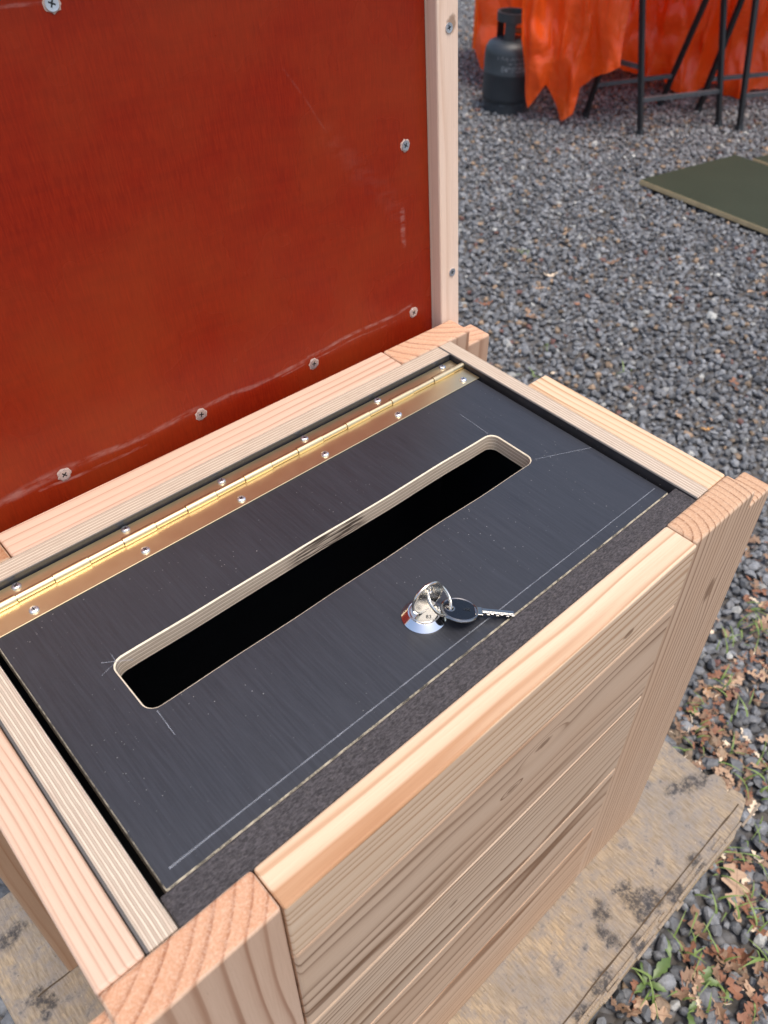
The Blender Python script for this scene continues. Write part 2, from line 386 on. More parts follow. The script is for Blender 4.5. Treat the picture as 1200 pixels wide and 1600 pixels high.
def mesh_np(name, V, Fc, mat, T=None, smooth=False):
    me = bpy.data.meshes.new(name); me.vertices.add(len(V)); me.vertices.foreach_set('co', V.astype('f').ravel())
    me.loops.add(Fc.size); me.loops.foreach_set('vertex_index', Fc.astype('i').ravel())
    me.polygons.add(len(Fc)); me.polygons.foreach_set('loop_start', np.arange(0, Fc.size, Fc.shape[1], dtype='i'))
    me.update(calc_edges=True)
    me.polygons.foreach_set('use_smooth', np.full(len(Fc), bool(smooth)) if np.isscalar(smooth) else smooth)
    if T is not None:
        at = me.attributes.new('tint', 'FLOAT_COLOR', 'POINT'); at.data.foreach_set('color', np.concatenate([T, np.ones((len(T), 1))], 1).astype('f').ravel())
    me.materials.append(mat); me.update(); return me
SPC = .0175
gx, gy = np.meshgrid(np.arange(-1.2, 7.2, SPC), np.arange(-1.2, 5.6, SPC)); P = np.stack([gx.ravel(), gy.ravel(), np.zeros(gx.size)], 1)
P[:, :2] += rng.uniform(-.5, .5, (len(P), 2)) * SPC
q = pr(P)
keep = (q[:, 2] > .2) & (q[:, 0] < 1290) & (q[:, 1] > -25) & (q[:, 1] < 1720) & (((q[:, 0] > 640) & (q[:, 1] < 900)) | (q[:, 0] > 820) | ((q[:, 0] < 150) & (q[:, 0] > -120) & (q[:, 1] > 1250)))
P = P[keep]; q = q[keep]; dist = np.linalg.norm(P - CP, axis=1)
rad = (.0056 + .0078 * rng.uniform(size=len(P)) ** 1.3) * np.where(rng.uniform(size=len(P)) < .06, 1.35, 1.); P[:, 2] = rad * .28 + rng.uniform(-.003, .006, len(P))
near = dist < 1.62; mid = (~near) & (dist < 2.3); far = ~(near | mid)
parts_ = []
for sel, lvl, k, soft in ((near, 2, 14, 38.), (mid, 1, 14, 30.), (far, 0, 10, 10.)):
    if lvl == 0: sh, fc = stone_shapes(1, k, soft); v0, fc = ico(1); sh = [s * rng.uniform(.8, 1.15, (12, 1)) for s in sh]
    else: sh, fc = stone_shapes(lvl, k, soft)
    V, Fc, T = build_stones(P[sel], rad[sel], sh, fc); parts_.append((V, Fc, T * .88, lvl))
o_ = 0; VV = []; FF = []; TT = []; SM = []
for V, Fc, T, lvl in parts_:
    VV.append(V); FF.append(Fc + o_); TT.append(T); SM.append(np.full(len(Fc), False)); o_ += len(V)
gme = mesh_np('gravel', np.concatenate(VV), np.concatenate(FF), stone_mat(), np.concatenate(TT), np.concatenate(SM))
gr = link('gravel', gme); tag(gr, 'loose grey crushed stone covering the yard', 'gravel', kind='stuff')

# ------------------------------------------------------------------ work board under the box
BZ = GZ - .577
def board_mat():
    n = NT('weathered_work_board'); P = n.coord(); x = n.sep(P)
    W_ = n.vm('ADD', P, BOARD_C)                      # metres in the yard
    a = n.noise(P, 9., 6, .68); b = n.noise(n.comb(n.m('MULTIPLY', x[0], 420.), n.m('MULTIPLY', x[1], 55.), 0.), 1., 3, .65); d = n.noise(P, 60., 5, .7); e = n.noise(P, 320., 3, .7)
    c = n.mix(n.ramp(a, [(.32, 0.), (.66, 1.)]), (.42, .31, .185), (.24, .21, .175))
    c = n.mix(n.ramp(b, [(.38, 0.), (.66, .95)]), c, (.18, .135, .09))
    c = n.mix(n.ramp(d, [(.42, 0.), (.64, .85)]), c, (.22, .195, .175))
    c = n.mix(n.ramp(d, [(.58, 0.), (.72, .9)]), c, (.07, .065, .065))
    c = n.mix(n.ramp(e, [(.66, 0.), (.72, .8)]), c, (.045, .04, .036))
    c = n.mix(n.ramp(e, [(.24, .8), (.30, 0.)]), c, (.66, .58, .46))
    wob = n.vm('ADD', W_, n.comb(n.m('MULTIPLY_ADD', n.noise(P, 60., 4, .7), .034, -.017), n.m('MULTIPLY_ADD', n.noise(n.vm('ADD', P, (3., 1., 2.)), 60., 4, .7), .034, -.017), 0.))
    xy = n.new('VectorMath', operation='MULTIPLY'); n.put(xy.inputs[0], wob); xy.inputs[1].default_value = (1, 1, 0); st = None
    for (ax, ay, bx, by, wd) in STAINS:
        s_ = n.seg(xy.outputs[0], (ax, ay, 0), (bx, by, 0), wd * .8, .009); st = s_ if st is None else n.m('MAXIMUM', st, s_)
    st = n.m('MULTIPLY', st, n.ramp(n.noise(P, 150., 3, .7), [(.34, .12), (.56, .85)]))
    c = n.mix(st, c, (.022, .022, .026))
    side = n.m('LESS_THAN', n.m('ABSOLUTE', n.sep(n.coord('Normal'))[2]), .6)
    sv = n.noise(n.comb(n.m('MULTIPLY', x[0], 30.), n.m('MULTIPLY', x[1], 30.), n.m('MULTIPLY', x[2], 900.)), 1., 3)
    c = n.mix(n.m('MULTIPLY', side, .75), c, n.mix(sv, (.20, .13, .07), (.62, .45, .25)))
    n.set(Base_Color=c, Roughness=.85); n.bump(n.m('ADD', n.m('MULTIPLY', b, .6), d), .6, .0015); return n.mat
def gp(u, v): p = un(u, v, BZ); return (p[0], p[1])
STAINS = []
for (u0, v0, u1, v1, wd) in ((990, 1410, 1022, 1405, .011), (1003, 1420, 1000, 1428, .007), (1052, 1396, 1062, 1394, .008), (938, 1418, 940, 1430, .006), (995, 1470, 1000, 1474, .005), (948, 1528, 952, 1536, .006), (928, 1548, 935, 1542, .005),
                             (1045, 1236, 1098, 1216, .0035), (915, 1575, 905, 1590, .004), (1085, 1350, 1090, 1345, .005), (965, 1392, 975, 1385, .003), (60, 1560, 75, 1570, .006), (940, 1455, 960, 1470, .004), (30, 1450, 12, 1470, .004)):
    STAINS.append((*gp(u0, v0), *gp(u1, v1), wd))
bx0, bx1, by0, by1 = -.139, .654, -.152, .397
# broken outline: chipped right corner, splintered long edge
out = [(bx0, by1), (bx0 - .002, .31), (bx0, .18), (bx0 + .003, -.02), (bx0, by0)]
for i in range(1, 24):
    t = i / 24; out.append((bx0 + (bx1 - .02 - bx0) * t, by0 + .0045 * mnoise.noise((t * 11, 3, 0)) + .002 * mnoise.noise((t * 57, 1, 0))))
for u, v in ((1163, 1262), (1166, 1250), (1160, 1240), (1142, 1230), (1137, 1236), (1134, 1222), (1128, 1213), (1117, 1208), (1105, 1211), (1095, 1203), (1078, 1188), (1062, 1176), (1045, 1160), (1020, 1142)):
    out.append(gp(u, v))
out += [(.652, .12), (.654, .25), (.650, by1)]
tab = link('work_table', None, None, (.25, .12, 0)); tag(tab, 'low worn plywood work board with black paint stains under the wooden letterbox', 'work table')
bm = prism(out, BZ - .026, BZ, 2)
es = [e for e in bm.edges if abs(e.verts[0].co.z - e.verts[1].co.z) < 1e-6]
bmesh.ops.bevel(bm, geom=es, offset=.0022, segments=2, profile=.5, affect='EDGES')
BOARD_C = ((min(p[0] for p in out) + max(p[0] for p in out)) / 2, (min(p[1] for p in out) + max(p[1] for p in out)) / 2, 0)
M_board = board_mat()
fin('board', bm, M_board, tab)
# splintered lip strips laid along the front and the dark kerf between them
M_kerf = plain('dark_kerf', (.07, .045, .025), .9, 0, .4, 300)
def kerf(pts, wd):
    bm = bmesh.new(); L = []
    for i, (x, y) in enumerate(pts):
        ww = wd * (.55 + .9 * abs(mnoise.noise((x * 40, y * 9, 2)))); L.append((bm.verts.new((x, y - ww, BZ + .0006)), bm.verts.new((x, y + ww, BZ + .0006))))
    for a, b in zip(L, L[1:]): bm.faces.new((a[0], b[0], b[1], a[1]))
    r = bmesh.ops.extrude_face_region(bm, geom=list(bm.faces)); bmesh.ops.translate(bm, verts=[e for e in r['geom'] if isinstance(e, bmesh.types.BMVert)], vec=(0, 0, -.002))
    return bm
fin('kerf', kerf([(.05 + .595 * i / 60, -.1345 + .0016 * mnoise.noise((i * .18, 0, 0))) for i in range(61)], .0011), M_kerf, tab)
fin('kerf', kerf([(-.112 + .11 * i / 16, .2695 + .0012 * mnoise.noise((i * .3, 5, 0))) for i in range(17)], .0009), M_kerf, tab)
for i in range(26):                                    # splinters standing along the torn front edge
    x = random.uniform(.28, .63); y = by0 + random.uniform(-.002, .010); l = random.uniform(.012, .05)
    fin('splinter', box(x, x + l, y - .0016, y + .0016, BZ - .0015, BZ + random.uniform(.0012, .0024), bev=.0006, seg=1), M_board, tab)
for x in (-.03, .46):
    fin('bearer', box(x, x + .09, -.08, .36, 0, BZ - .026, bev=.004), wood('bearer_wood%d' % (x > 0), 1, light=(.40, .30, .20), dark=(.22, .14, .08)), tab)

# ------------------------------------------------------------------ the letterbox
LB = link('letterbox', None, None, (.2265, .125, BZ)); tag(LB, 'open wooden letterbox with slotted black inner lid and raised red lid', 'letterbox')
ZT, ZB = 6.8, -577.
warm = dict(light=(.66, .49, .35), dark=(.38, .21, .12))
W = {}
def wd(name, L, **k):
    kk = dict(warm); kk.update(k); W[name] = wood(name, L, seed=len(W) + 1, **kk); return W[name]
# front boards, the top one ripped narrow
fz = [6.8, -59.5, -185, -310, -436, -577]
front_k = {0: ((.115, -.0135, -.010, .0045, 1.8),), 1: ((.03, -.0135, .034, .0042, 2.6), (.0, -.0135, .008, .003, 2.4)), 2: ((-.05, -.0135, .02, .003, 2),)}
pit = [(.03, .075), (.085, .012), (.06, -.05), (.10, .03), (.07, .06)]
cols = [dict(light=(.70, .54, .385), dark=(.38, .19, .09)), dict(light=(.58, .43, .31), dark=(.20, .11, .06)), dict(light=(.59, .455, .335), dark=(.20, .115, .065)), dict(light=(.58, .43, .31), dark=(.20, .11, .06)), dict(light=(.60, .43, .30), dark=(.24, .125, .065))]
for i in range(5):
    y1 = -22.5; bm = B(37.2, 410.3, -50, y1, fz[i + 1] + .6, fz[i] - .5, bev=.0030 if i else .0019, seg=3)
    fin('front_plank', bm, wd('front_plank%d' % i, 0, pith=pit[i], sp=[.0078, .0074, .0056, .0066, .0075][i], knots=front_k.get(i, ()), con=[1.2, 1.4, 1.4, 1.35, 1.25][i], irr=[3., 4.5, 4., 4., 4.][i], **cols[i]), LB)
# corner posts: boards with a stepped-down outer corner
def post(x_in, x_main, x_out, y0, y1, nm, **k):
    pts = [(x_in, ZB), (x_in, ZT), (x_main, ZT), (x_main, -10), (x_out, -10), (x_out, ZB)]
    bm = prism([(a * mm, GZ + b * mm) for a, b in pts], y0 * mm, y1 * mm, 1, bev=.0024, seg=3)
    return fin('corner_post', bm, wd(nm, 2, **k), LB)
ec = (.80, .54, .38)
post(410.9, 497.5, 534, -48.6, -22, 'post_fr', pith=(-.066, .010), sp=.0062, irr=1.6, knots=((.187, .006, -.0135, .0075, 2.6),), light=(.59, .425, .30), dark=(.22, .11, .055), con=1.25, endc=(.92, .80, .70))
post(36.6, -47, -76.5, -48.6, -22, 'post_fl', pith=(-.060, .085), sp=.0100, irr=2., light=(.60, .43, .315), dark=(.25, .105, .05), endc=(.92, .70, .56), con=1.15)
post(408, 500, 531, 268.2, 296.8, 'post_br', pith=(.075, .075), sp=.0085, irr=1.5, dark=(.30, .15, .09), endc=(1.0, .86, .76), light=(.62, .43, .31))
post(37.5, -47, -76.5, 268.2, 296.8, 'post_bl', pith=(.06, .06), sp=.006, light=(.48, .32, .21))
# sides: top planks are short, lower ones reach the back posts
sz = [6.8, -118, -243, -368, -577]
for i in range(4):
    yb = 168.5 if i == 0 else 268.6
    fin('side_plank', B(470.6, 497, -21.8, yb, sz[i + 1] + .3, sz[i] - .2, bev=.0022, seg=3), wd('side_r%d' % i, 1, pith=(.004, -.16) if i else (-.10, -.02), sp=.0058, **(cols[1] if i else dict(light=(.70, .53, .365), dark=(.40, .215, .10), con=1.15, irr=3.5))), LB)
    fin('side_plank', B(-47.5, -22.6, -21.8, yb if i else 262, sz[i + 1] + .3, sz[i] - .2, bev=.0022, seg=3), wd('side_l%d' % i, 1, pith=(-.085, .02), sp=.0040, con=1., irr=1.2, **(cols[1] if i else dict(light=(.64, .465, .355), dark=(.38, .21, .135)))), LB)
for i in range(4):
    fin('back_plank', B(38.1, 407.4, 268.2, 297.6, sz[i + 1] + .3, sz[i] - .2, bev=.0022, seg=3), wd('back%d' % i, 0, pith=(-.07, .05), sp=.0075, irr=1.5, con=1.1, light=(.67, .48, .37), dark=(.36, .19, .12)), LB)
fin('floor_panel', B(-22, 470, -22, 268, -577, -561, bev=0), M_film, LB)
# film plywood liner
def ply(name, ax, b, parent=LB, bev=.0005):
    bm = B(*b, bev=bev, seg=1); by_normal(bm, ax, 0, 1); return fin(name, bm, [M_film, M_pe[ax]], parent)
ply('liner_panel', 0, (-22.1, -5.2, -21.7, 250, -560, ZT))
ply('liner_panel', 0, (453.4, 470.1, -21.7, 267.2, -560, ZT - .1))
ply('liner_panel', 1, (-22.1, 453.0, 250.4, 267.4, -560, ZT + .1))
ply('liner_panel', 1, (-4.9, 453.1, -21.9, -5.2, -560, 1.2))
# ledge that carries the hinge, dusty film
fin('hinge_ledge', B(-4.8, 453.1, 236.5, 250.1, -45, 0, bev=.0006, seg=1), film('dusty_film', (.028, .027, .022), .5), LB)
fin('seal_strip', B(-4.6, 454.5, -22.3, -2.2, 1.3, 4.6, bev=.0012, seg=2), M_rubber, LB)

# inner lid with the posting slot
def lid_mesh():
    bm = bmesh.new()
    def rr(x0, x1, y0, y1, r, k=7, wig=0.):
        pts = []
        for cx, cy, a in ((x1 - r, y1 - r, 0), (x0 + r, y1 - r, 90), (x0 + r, y0 + r, 180), (x1 - r, y0 + r, 270)):
            for i in range(k + 1): t = R_(a + 90 * i / k); pts.append((cx + r * math.cos(t), cy + r * math.sin(t)))
        res = []
        for i, p in enumerate(pts):                    # long cuts wander like a jigsaw's
            q2 = pts[(i + 1) % len(pts)]; res.append(p); d = math.dist(p, q2)
            if wig and d > 30:
                m_ = int(d / 12)
                for j in range(1, m_):
                    f = j / m_; x, y = p[0] + (q2[0] - p[0]) * f, p[1] + (q2[1] - p[1]) * f
                    y += wig * mnoise.noise((x * .016, y * .05, 1)) * min(1, f * 6, (1 - f) * 6); res.append((x, y))
        return res
    outer = lambda o, r: rr(0 + o, 450 - o, 0 + (.9 if o else 0), 236.2 - o, r)
    hole = lambda o: rr(46.3 - o, 400 + o, 98.2 - o, 146 + o, 8 + o, 7, .8)
    rings = []
    for pts, z in ((outer(.55, .8), 0.), (outer(0, 1.2), -.8), (outer(0, 1.2), -15.), (hole(.95), 0.), (hole(0), -.75), (hole(0), -15.)):
        rings.append([bm.verts.new((x * mm, y * mm, GZ + z * mm)) for x, y in pts])
    def loop(vs): return [bm.edges.get((vs[i], vs[(i + 1) % len(vs)])) or bm.edges.new((vs[i], vs[(i + 1) % len(vs)])) for i in range(len(vs))]
    for a, b, mi in ((0, 1, 2), (1, 2, 1), (3, 4, 3), (4, 5, 1)):
        A, Bq = rings[a], rings[b]
        for i in range(len(A)): j = (i + 1) % len(A); f = bm.faces.new((A[i], Bq[i], Bq[j], A[j])); f.material_index = mi
    for a, b in ((0, 3), (2, 5)):
        r = bmesh.ops.triangle_fill(bm, use_beauty=True, use_dissolve=False, edges=loop(rings[a]) + loop(rings[b]))
        for f in r['geom']:
            if isinstance(f, bmesh.types.BMFace): f.material_index = 0
    return bm
LID = fin('inner_lid', lid_mesh(), [M_film, M_pe[2], M_arris, plain('fresh_cut', (.66, .58, .44), .75, 0, .3, 200)], LB); LID['label'] = 'black film plywood lid with long posting slot'
# pencil and scribe marks drawn on it
n = NT('chalk_mark'); f_ = n.noise(n.coord(), 90., 3, .6)
n.set(Base_Color=(.42, .45, .50), Roughness=.9, Alpha=n.ramp(f_, [(.25, .06), (.7, .42)])); M_mark = n.mat
def mark(a, b, wd0, wd1=None):
    a, b = Vector(a), Vector(b); t = (b - a).normalized(); nn = Vector((-t.y, t.x)); wd1 = wd1 or wd0; bm = bmesh.new(); N = 14; L = []
    for i in range(N + 1):
        p = a + (b - a) * i / N + nn * .12 * mnoise.noise((i * .7, a.x, 0)); h = (wd0 + (wd1 - wd0) * i / N) / 2
        L.append([bm.verts.new(((p + nn * s_ * h).x * mm, (p + nn * s_ * h).y * mm, GZ + .12 * mm)) for s_ in (-1, 1)])
    for p, q_ in zip(L, L[1:]): bm.faces.new((p[0], q_[0], q_[1], p[1]))
    return fin('scribed_line', bm, M_mark, LID)
mark((7, 9.3), (446, 10.6), 1.1, .7); mark((7, 9.0), (60, 9.6), 1.4, .6)
mark((50.2, 96), (49.5, 74.7), .8, .6); mark((398.7, 183), (397, 148), .5, .6); mark((401, 98.6), (449, 76.8), .5); mark((42, 150), (58, 139), .6); mark((50, 152), (49, 143), .5); mark((38, 141), (48, 144), .5)

# piano hinge
HG = fin('piano_hinge', tube([(.0 - .003, .2335, GZ + .0028), (.4545, .2335, GZ + .0028)], .0014, 8), M_brass, LB)
fin('hinge_leaf', B(.2, 452.3, 210.5, 231.2, .1, 1.15, bev=.0003, seg=1), M_brass, HG)
fin('hinge_leaf', B(.2, 452.3, 236, 249.2, .1, 1.1, bev=.0003, seg=1), M_brass, HG)
x = -1.; i = 0
while x < 452:
    x1 = min(x + 25.9, 453.2)
    bm = tube([((x + .3) * mm, .2335, GZ + .0028), ((x1 - .3) * mm, .2335, GZ + .0028)], .0033 if i % 2 == 0 else .0028, 18)
    y0, y1 = (230.6, 233.5) if i % 2 == 0 else (233.5, 236.6)      # curl running into its own leaf
    for f in B(x + .25, x1 - .25, y0, y1, .12, 1.2, bev=0).faces:
        vs = [bm.verts.new(v.co) for v in f.verts]; bm.faces.new(vs)
    o = fin('knuckle', bm, M_brass, HG)
    for p in o.data.polygons: p.use_smooth = True
    o.data.set_sharp_from_angle(angle=R_(32))
    x = x1; i += 1
def screw_head(r, h, kind):    # pan or countersunk head with a real cross recess
    bm = bmesh.new(); prof = [(r, 0), (r, h * .35), (r * .9, h * .75), (r * .62, h), (.0, h)] if kind == 'pan' else [(r, 0), (r * .97, h), (r * .72, h * .92), (0, h * .8)]
    lathe(prof, 20, bm=bm)
    z = h * 1.02 if kind == 'pan' else h * .93
    for a, L_ in ((.3, .52), (.3 + math.pi / 2, .52), (.3 + math.pi / 4, .22)):
        c, s_ = math.cos(a), math.sin(a); wdt = r * .11
        vs = [bm.verts.new((c * sx * r * L_ - s_ * sy * wdt, s_ * sx * r * L_ + c * sy * wdt, z)) for sx, sy in ((-1, -1), (1, -1), (1, 1), (-1, 1))]
        f = bm.faces.new(vs); f.material_index = 1
    me = bpy.data.meshes.new('screw'); bm.normal_update(); bm.to_mesh(me); bm.free(); me.materials.append(M_zinc); me.materials.append(M_hole); return me
ME_pan = screw_head(3.35 * mm, 1.7 * mm, 'pan')
for k in range(6):
    for row, (yy, zz) in enumerate(((217.3, 1.1), (245.2, 1.1))):
        link('screw', ME_pan, HG, Vector(((29.6 + 81.6 * k) * mm, (yy + random.uniform(-.7, .7)) * mm, GZ + zz * mm)) - off(HG), (random.uniform(-.06, .06), random.uniform(-.06, .06), random.uniform(0, 3)))

# cam lock
LX, LY = 218.5 * mm, 40.5 * mm
LK = fin('lock', lathe([(15.2 * mm, 0), (15.2 * mm, .9 * mm), (11.6 * mm, 4.6 * mm), (10.9 * mm, 5.2 * mm), (10.5 * mm, 5.0 * mm), (10.3 * mm, 4.0 * mm), (0, 4.0 * mm)], 64, (LX, LY, GZ)), M_chrome, LB, smooth=False)
for p in LK.data.polygons: p.use_smooth = True
LK['label'] = 'round chrome cam lock'
try: LK.data.set_sharp_from_angle(angle=R_(30))
except Exception: pass
fin('cylinder_face', lathe([(9.9 * mm, 4.02 * mm), (9.9 * mm, 5.2 * mm), (9.3 * mm, 5.6 * mm), (0, 5.6 * mm)], 48, (LX, LY, GZ)), M_nickel, LK)
fin('keyway', box(LX - 5.2 * mm, LX + 5.2 * mm, LY - .9 * mm, LY + .9 * mm, GZ + 5.0 * mm, GZ + 5.68 * mm, bev=0), M_hole, LK)
def lettering(txt, size, place, parent, name='lettering'):
    cu = bpy.data.curves.new('t', 'FONT'); cu.body = txt; cu.size = size; cu.extrude = size * .03; cu.align_x = 'CENTER'; cu.align_y = 'CENTER'
    t = bpy.data.objects.new('t', cu); S.collection.objects.link(t); bpy.context.view_layer.update()
    me = bpy.data.meshes.new_from_object(t.evaluated_get(bpy.context.evaluated_depsgraph_get())); bpy.data.objects.remove(t); bpy.data.curves.remove(cu)
    me.materials.append(M_hole); me.transform(place); return link(name, me, parent)
Tt = Matrix.Translation(Vector((LX - 1.2 * mm, LY - 5.6 * mm, GZ + 5.63 * mm)) - off(LK)) @ Matrix.Rotation(R_(-43), 4, 'Z')
lettering('83', 4.0 * mm, Tt, LK)

# ---- raised lid: local x along the box, z up the lid, y through it
TILT = R_(4.9)
P0 = Vector((0, .300, GZ + .007))
Rl = Matrix.Rotation(-TILT, 4, 'X')
def lid_xy(u, v, d):           # photo pixel -> (x, s) on the lid plane at depth d
    nrm = np.array(Rl @ Vector((0, -1, 0))); p0 = np.array(P0) - nrm * d; r = ray(u, v)
    Pp = CP + r * ((p0 - CP) @ nrm) / (r @ nrm); up = np.array(Rl @ Vector((0, 0, 1))); return Pp[0], (Pp - p0) @ up
D = .014
LXC, LSC = .2135, .171          # centre of the red panel
def sc(u0, v0, u1, v1, wd_, sf, k):
    a, b = lid_xy(u0, v0, D), lid_xy(u1, v1, D); return ((a[0] - LXC + .007, -.009, a[1] - LSC + .008), (b[0] - LXC + .007, -.009, b[1] - LSC + .008), wd_, sf, k)
SCR = [sc(0, 792, 110, 728, .0012, .004, .55), sc(110, 728, 314, 640, .0008, .0025, .6), sc(314, 640, 480, 565, .0008, .002, .6), sc(480, 562, 640, 480, .0006, .0018, .7), sc(60, 770, 230, 690, .0005, .0012, .6),
       sc(440, 590, 620, 500, .0003, .0008, .6), sc(440, 110, 530, 220, .0002, .0012, .12), sc(520, 210, 620, 330, .0015, .014, .06), sc(0, 12, 70, 4, .0004, .0010, .5), sc(628, 330, 632, 380, .0008, .003, .6)]
M_red = red_mat()
def lb_(x0, x1, d0, d1, s0, s1, **k): return box(x0, x1, d0, d1, s0, s1, **k)
bm = lb_(-.0635, .4905, D, D + .018, -.045, .350, bev=.0004, seg=1)
bmesh.ops.translate(bm, verts=bm.verts, vec=(-LXC, -D - .009, -LSC)); by_normal(bm, 1, 0, 1)
me = bpy.data.meshes.new('lid'); bm.to_mesh(me); bm.free(); me.materials.append(M_red); me.materials.append(M_pe[1])
RL = link('lid', me, LB, P0 + Rl @ Vector((LXC, D + .009, LSC)) - LB.location, (-TILT, 0, 0)); RL['label'] = 'raised lid of red film plywood'
def lidpart(name, bm, mat):
    bmesh.ops.translate(bm, verts=bm.verts, vec=(-LXC, -D - .009, -LSC)); RL['_frame'] = 1
    return fin(name, bm, mat, RL)
rw = dict(light=(.82, .65, .53), dark=(.58, .37, .25), con=.6)
lidpart('rim_batten', lb_(.4908, .5157, 0, .046, -.034, .3755, bev=.0018, seg=2), wd('rim_r', 2, pith=(.006, -.06), sp=.012, knots=((.092, .004, -.023, .0062, 1.35),), **rw))
lidpart('rim_batten', lb_(-.0887, -.0638, 0, .046, -.034, .3755, bev=.0018, seg=2), wd('rim_l', 2, pith=(.02, .05), sp=.006, **rw))
lidpart('rim_batten', lb_(-.0634, .4904, 0, .046, .3503, .3753, bev=.0018, seg=2), wd('rim_t', 0, pith=(.02, .05), sp=.006, **rw))
lidpart('back_board', lb_(-.0634, .4904, .0322, .046, -.05, .170, bev=.002), wd('lid_b0', 0))
lidpart('back_board', lb_(-.0634, .4904, .0322, .046, .1705, .350, bev=.002), wd('lid_b1', 0))
ME_csk = screw_head(4.4 * mm, .7 * mm, 'csk'); ME_rim = screw_head(4.0 * mm, .8 * mm, 'csk')
def chipring():
    bm = bmesh.new(); N = 22; a = []; b = []; random.seed(3)
    for k in range(N):
        t = 2 * math.pi * k / N; r1 = (5.3 + random.uniform(-.5, .9)) * mm
        a.append(bm.verts.new((4.2 * mm * math.cos(t), 4.2 * mm * math.sin(t), .45 * mm))); b.append(bm.verts.new((r1 * math.cos(t), r1 * math.sin(t), .05 * mm)))
    for k in range(N): j = (k + 1) % N; bm.faces.new((a[k], b[k], b[j], a[j]))
    me = bpy.data.meshes.new('chipped_ring'); bm.to_mesh(me); bm.free(); me.materials.append(M_chip); return me
ME_ring = chipring()
for (u, v) in ((80, 5), (633, 227), (646, 488), (490, 568), (314, 647), (100, 741)):
    x_, s_ = lid_xy(u, v, D); p = Vector((x_ - LXC, -.0093, s_ - LSC))
    link('screw', ME_csk, RL, p, (R_(90), random.uniform(0, 3), 0)); link('chipped_ring', ME_ring, RL, p + Vector((0, .0002, 0)), (R_(90), random.uniform(0, 6), 0))
for (u, v) in ((701, 43), (706, 425)):
    x_, s_ = lid_xy(u, v, 0); link('screw', ME_rim, RL, Vector((x_ - LXC, -D - .0092, s_ - LSC)), (R_(90), 0, 0))
del RL['_frame']

# ------------------------------------------------------------------ keys and ring
def key_mesh(name, mat, stub=False):   # bow in the local XZ plane round the origin, blade towards -Z
    rb = 12.8 * mm; bm = bmesh.new(); t = .75 * mm; N = 40; hole = (0, 6.6 * mm, 2.3 * mm)
    def ringv(r, cx, cz, y): return [bm.verts.new((cx + r * math.cos(2 * math.pi * k / N), y, cz + r * math.sin(2 * math.pi * k / N))) for k in range(N)]
    sets = []
    for y in (-t, t):
        o1 = ringv(rb * .93, 0, 0, y); h1 = ringv(hole[2], hole[0], hole[1], y); sets.append((o1, h1))
        es = [bm.edges.new((r[k], r[(k + 1) % N])) for r in (o1, h1) for k in range(N)]
        for f in bmesh.ops.triangle_fill(bm, use_beauty=True, edges=es)['geom']:
            if isinstance(f, bmesh.types.BMFace): f.material_index = 1
    for k in range(N): j = (k + 1) % N; bm.faces.new((sets[0][1][k], sets[0][1][j], sets[1][1][j], sets[1][1][k]))
    tube([(rb * .95 * math.cos(a), 0, rb * .95 * math.sin(a)) for a in [2 * math.pi * k / 48 for k in range(48)]], 1.15 * mm, 8, True, bm)
    tube([(hole[0] + 3.0 * mm * math.cos(a), 0, hole[1] + 3.0 * mm * math.sin(a)) for a in [2 * math.pi * k / 24 for k in range(24)]], 1.0 * mm, 6, True, bm)
    def bx_(x0, x1, y0, y1, z0, z1):
        b2 = box(x0 * mm, x1 * mm, y0 * mm, y1 * mm, z0 * mm, z1 * mm, bev=.0002, seg=1)
        mp = {v: bm.verts.new(v.co) for v in b2.verts}
        for f in b2.faces: bm.faces.new([mp[v] for v in f.verts])
        b2.free()
    bx_(-4.2, 4.2, -.9, .9, -12.2 if stub else -15.5, -10.2)
    if not stub:
        bx_(-3.6, 1.2, -.7, .7, -37.5, -15.4); bx_(-.9, .2, -1.0, 1.0, -37., -15.4)
        for z0, h in ((-19.2, 3.0), (-22.0, 2.2), (-25.4, 3.1), (-28.6, 1.9), (-32.4, 2.8), (-36.2, 2.0)): bx_(1.1, h, -.54, .54, z0 - 1.2, z0 + 1.0)
    bmesh.ops.recalc_face_normals(bm, faces=bm.faces)
    me = bpy.data.meshes.new(name); bm.to_mesh(me); bm.free(); me.materials.append(mat); me.materials.append(mat if stub else M_bow_refl)
    for p in me.polygons: p.use_smooth = len(p.vertices) == 4
    try: me.set_sharp_from_angle(angle=R_(35))
    except Exception: pass
    return me
k1 = link('key', key_mesh('key', M_nickel, True), None, (LX + 2.5 * mm, LY, GZ + 17.2 * mm), (0, R_(13), R_(-4)))
tag(k1, 'round-headed nickel key standing upright in the chrome lock', 'key')
bc = un(718, 953, GZ + .0078); tip = un(803, 961, GZ + .0030); dirk = Vector(bc - tip).normalized()
yk = Vector((0, 0, 1)); yk = (yk - dirk * yk.dot(dirk)).normalized(); yk = Matrix.Rotation(R_(14), 3, dirk) @ yk; xk = yk.cross(dirk)
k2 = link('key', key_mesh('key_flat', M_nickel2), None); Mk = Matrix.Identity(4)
for i in range(3): Mk[i][0], Mk[i][1], Mk[i][2], Mk[i][3] = xk[i], yk[i], dirk[i], bc[i]
k2.matrix_world = Mk; tag(k2, 'flat key lying over the lid edge, hanging from the small ring', 'key')
Tl = Matrix.Translation((0, .95 * mm, -4.6 * mm)) @ Matrix.Rotation(R_(-90), 4, 'X') @ Matrix.Rotation(R_(90), 4, 'Z')
lettering('150', 3.4 * mm, Tl, k2)
bpy.context.view_layer.update()
h1 = k1.matrix_world @ Vector((0, 0, 6.6 * mm)); h2 = k2.matrix_world @ Vector((0, 0, 6.6 * mm))
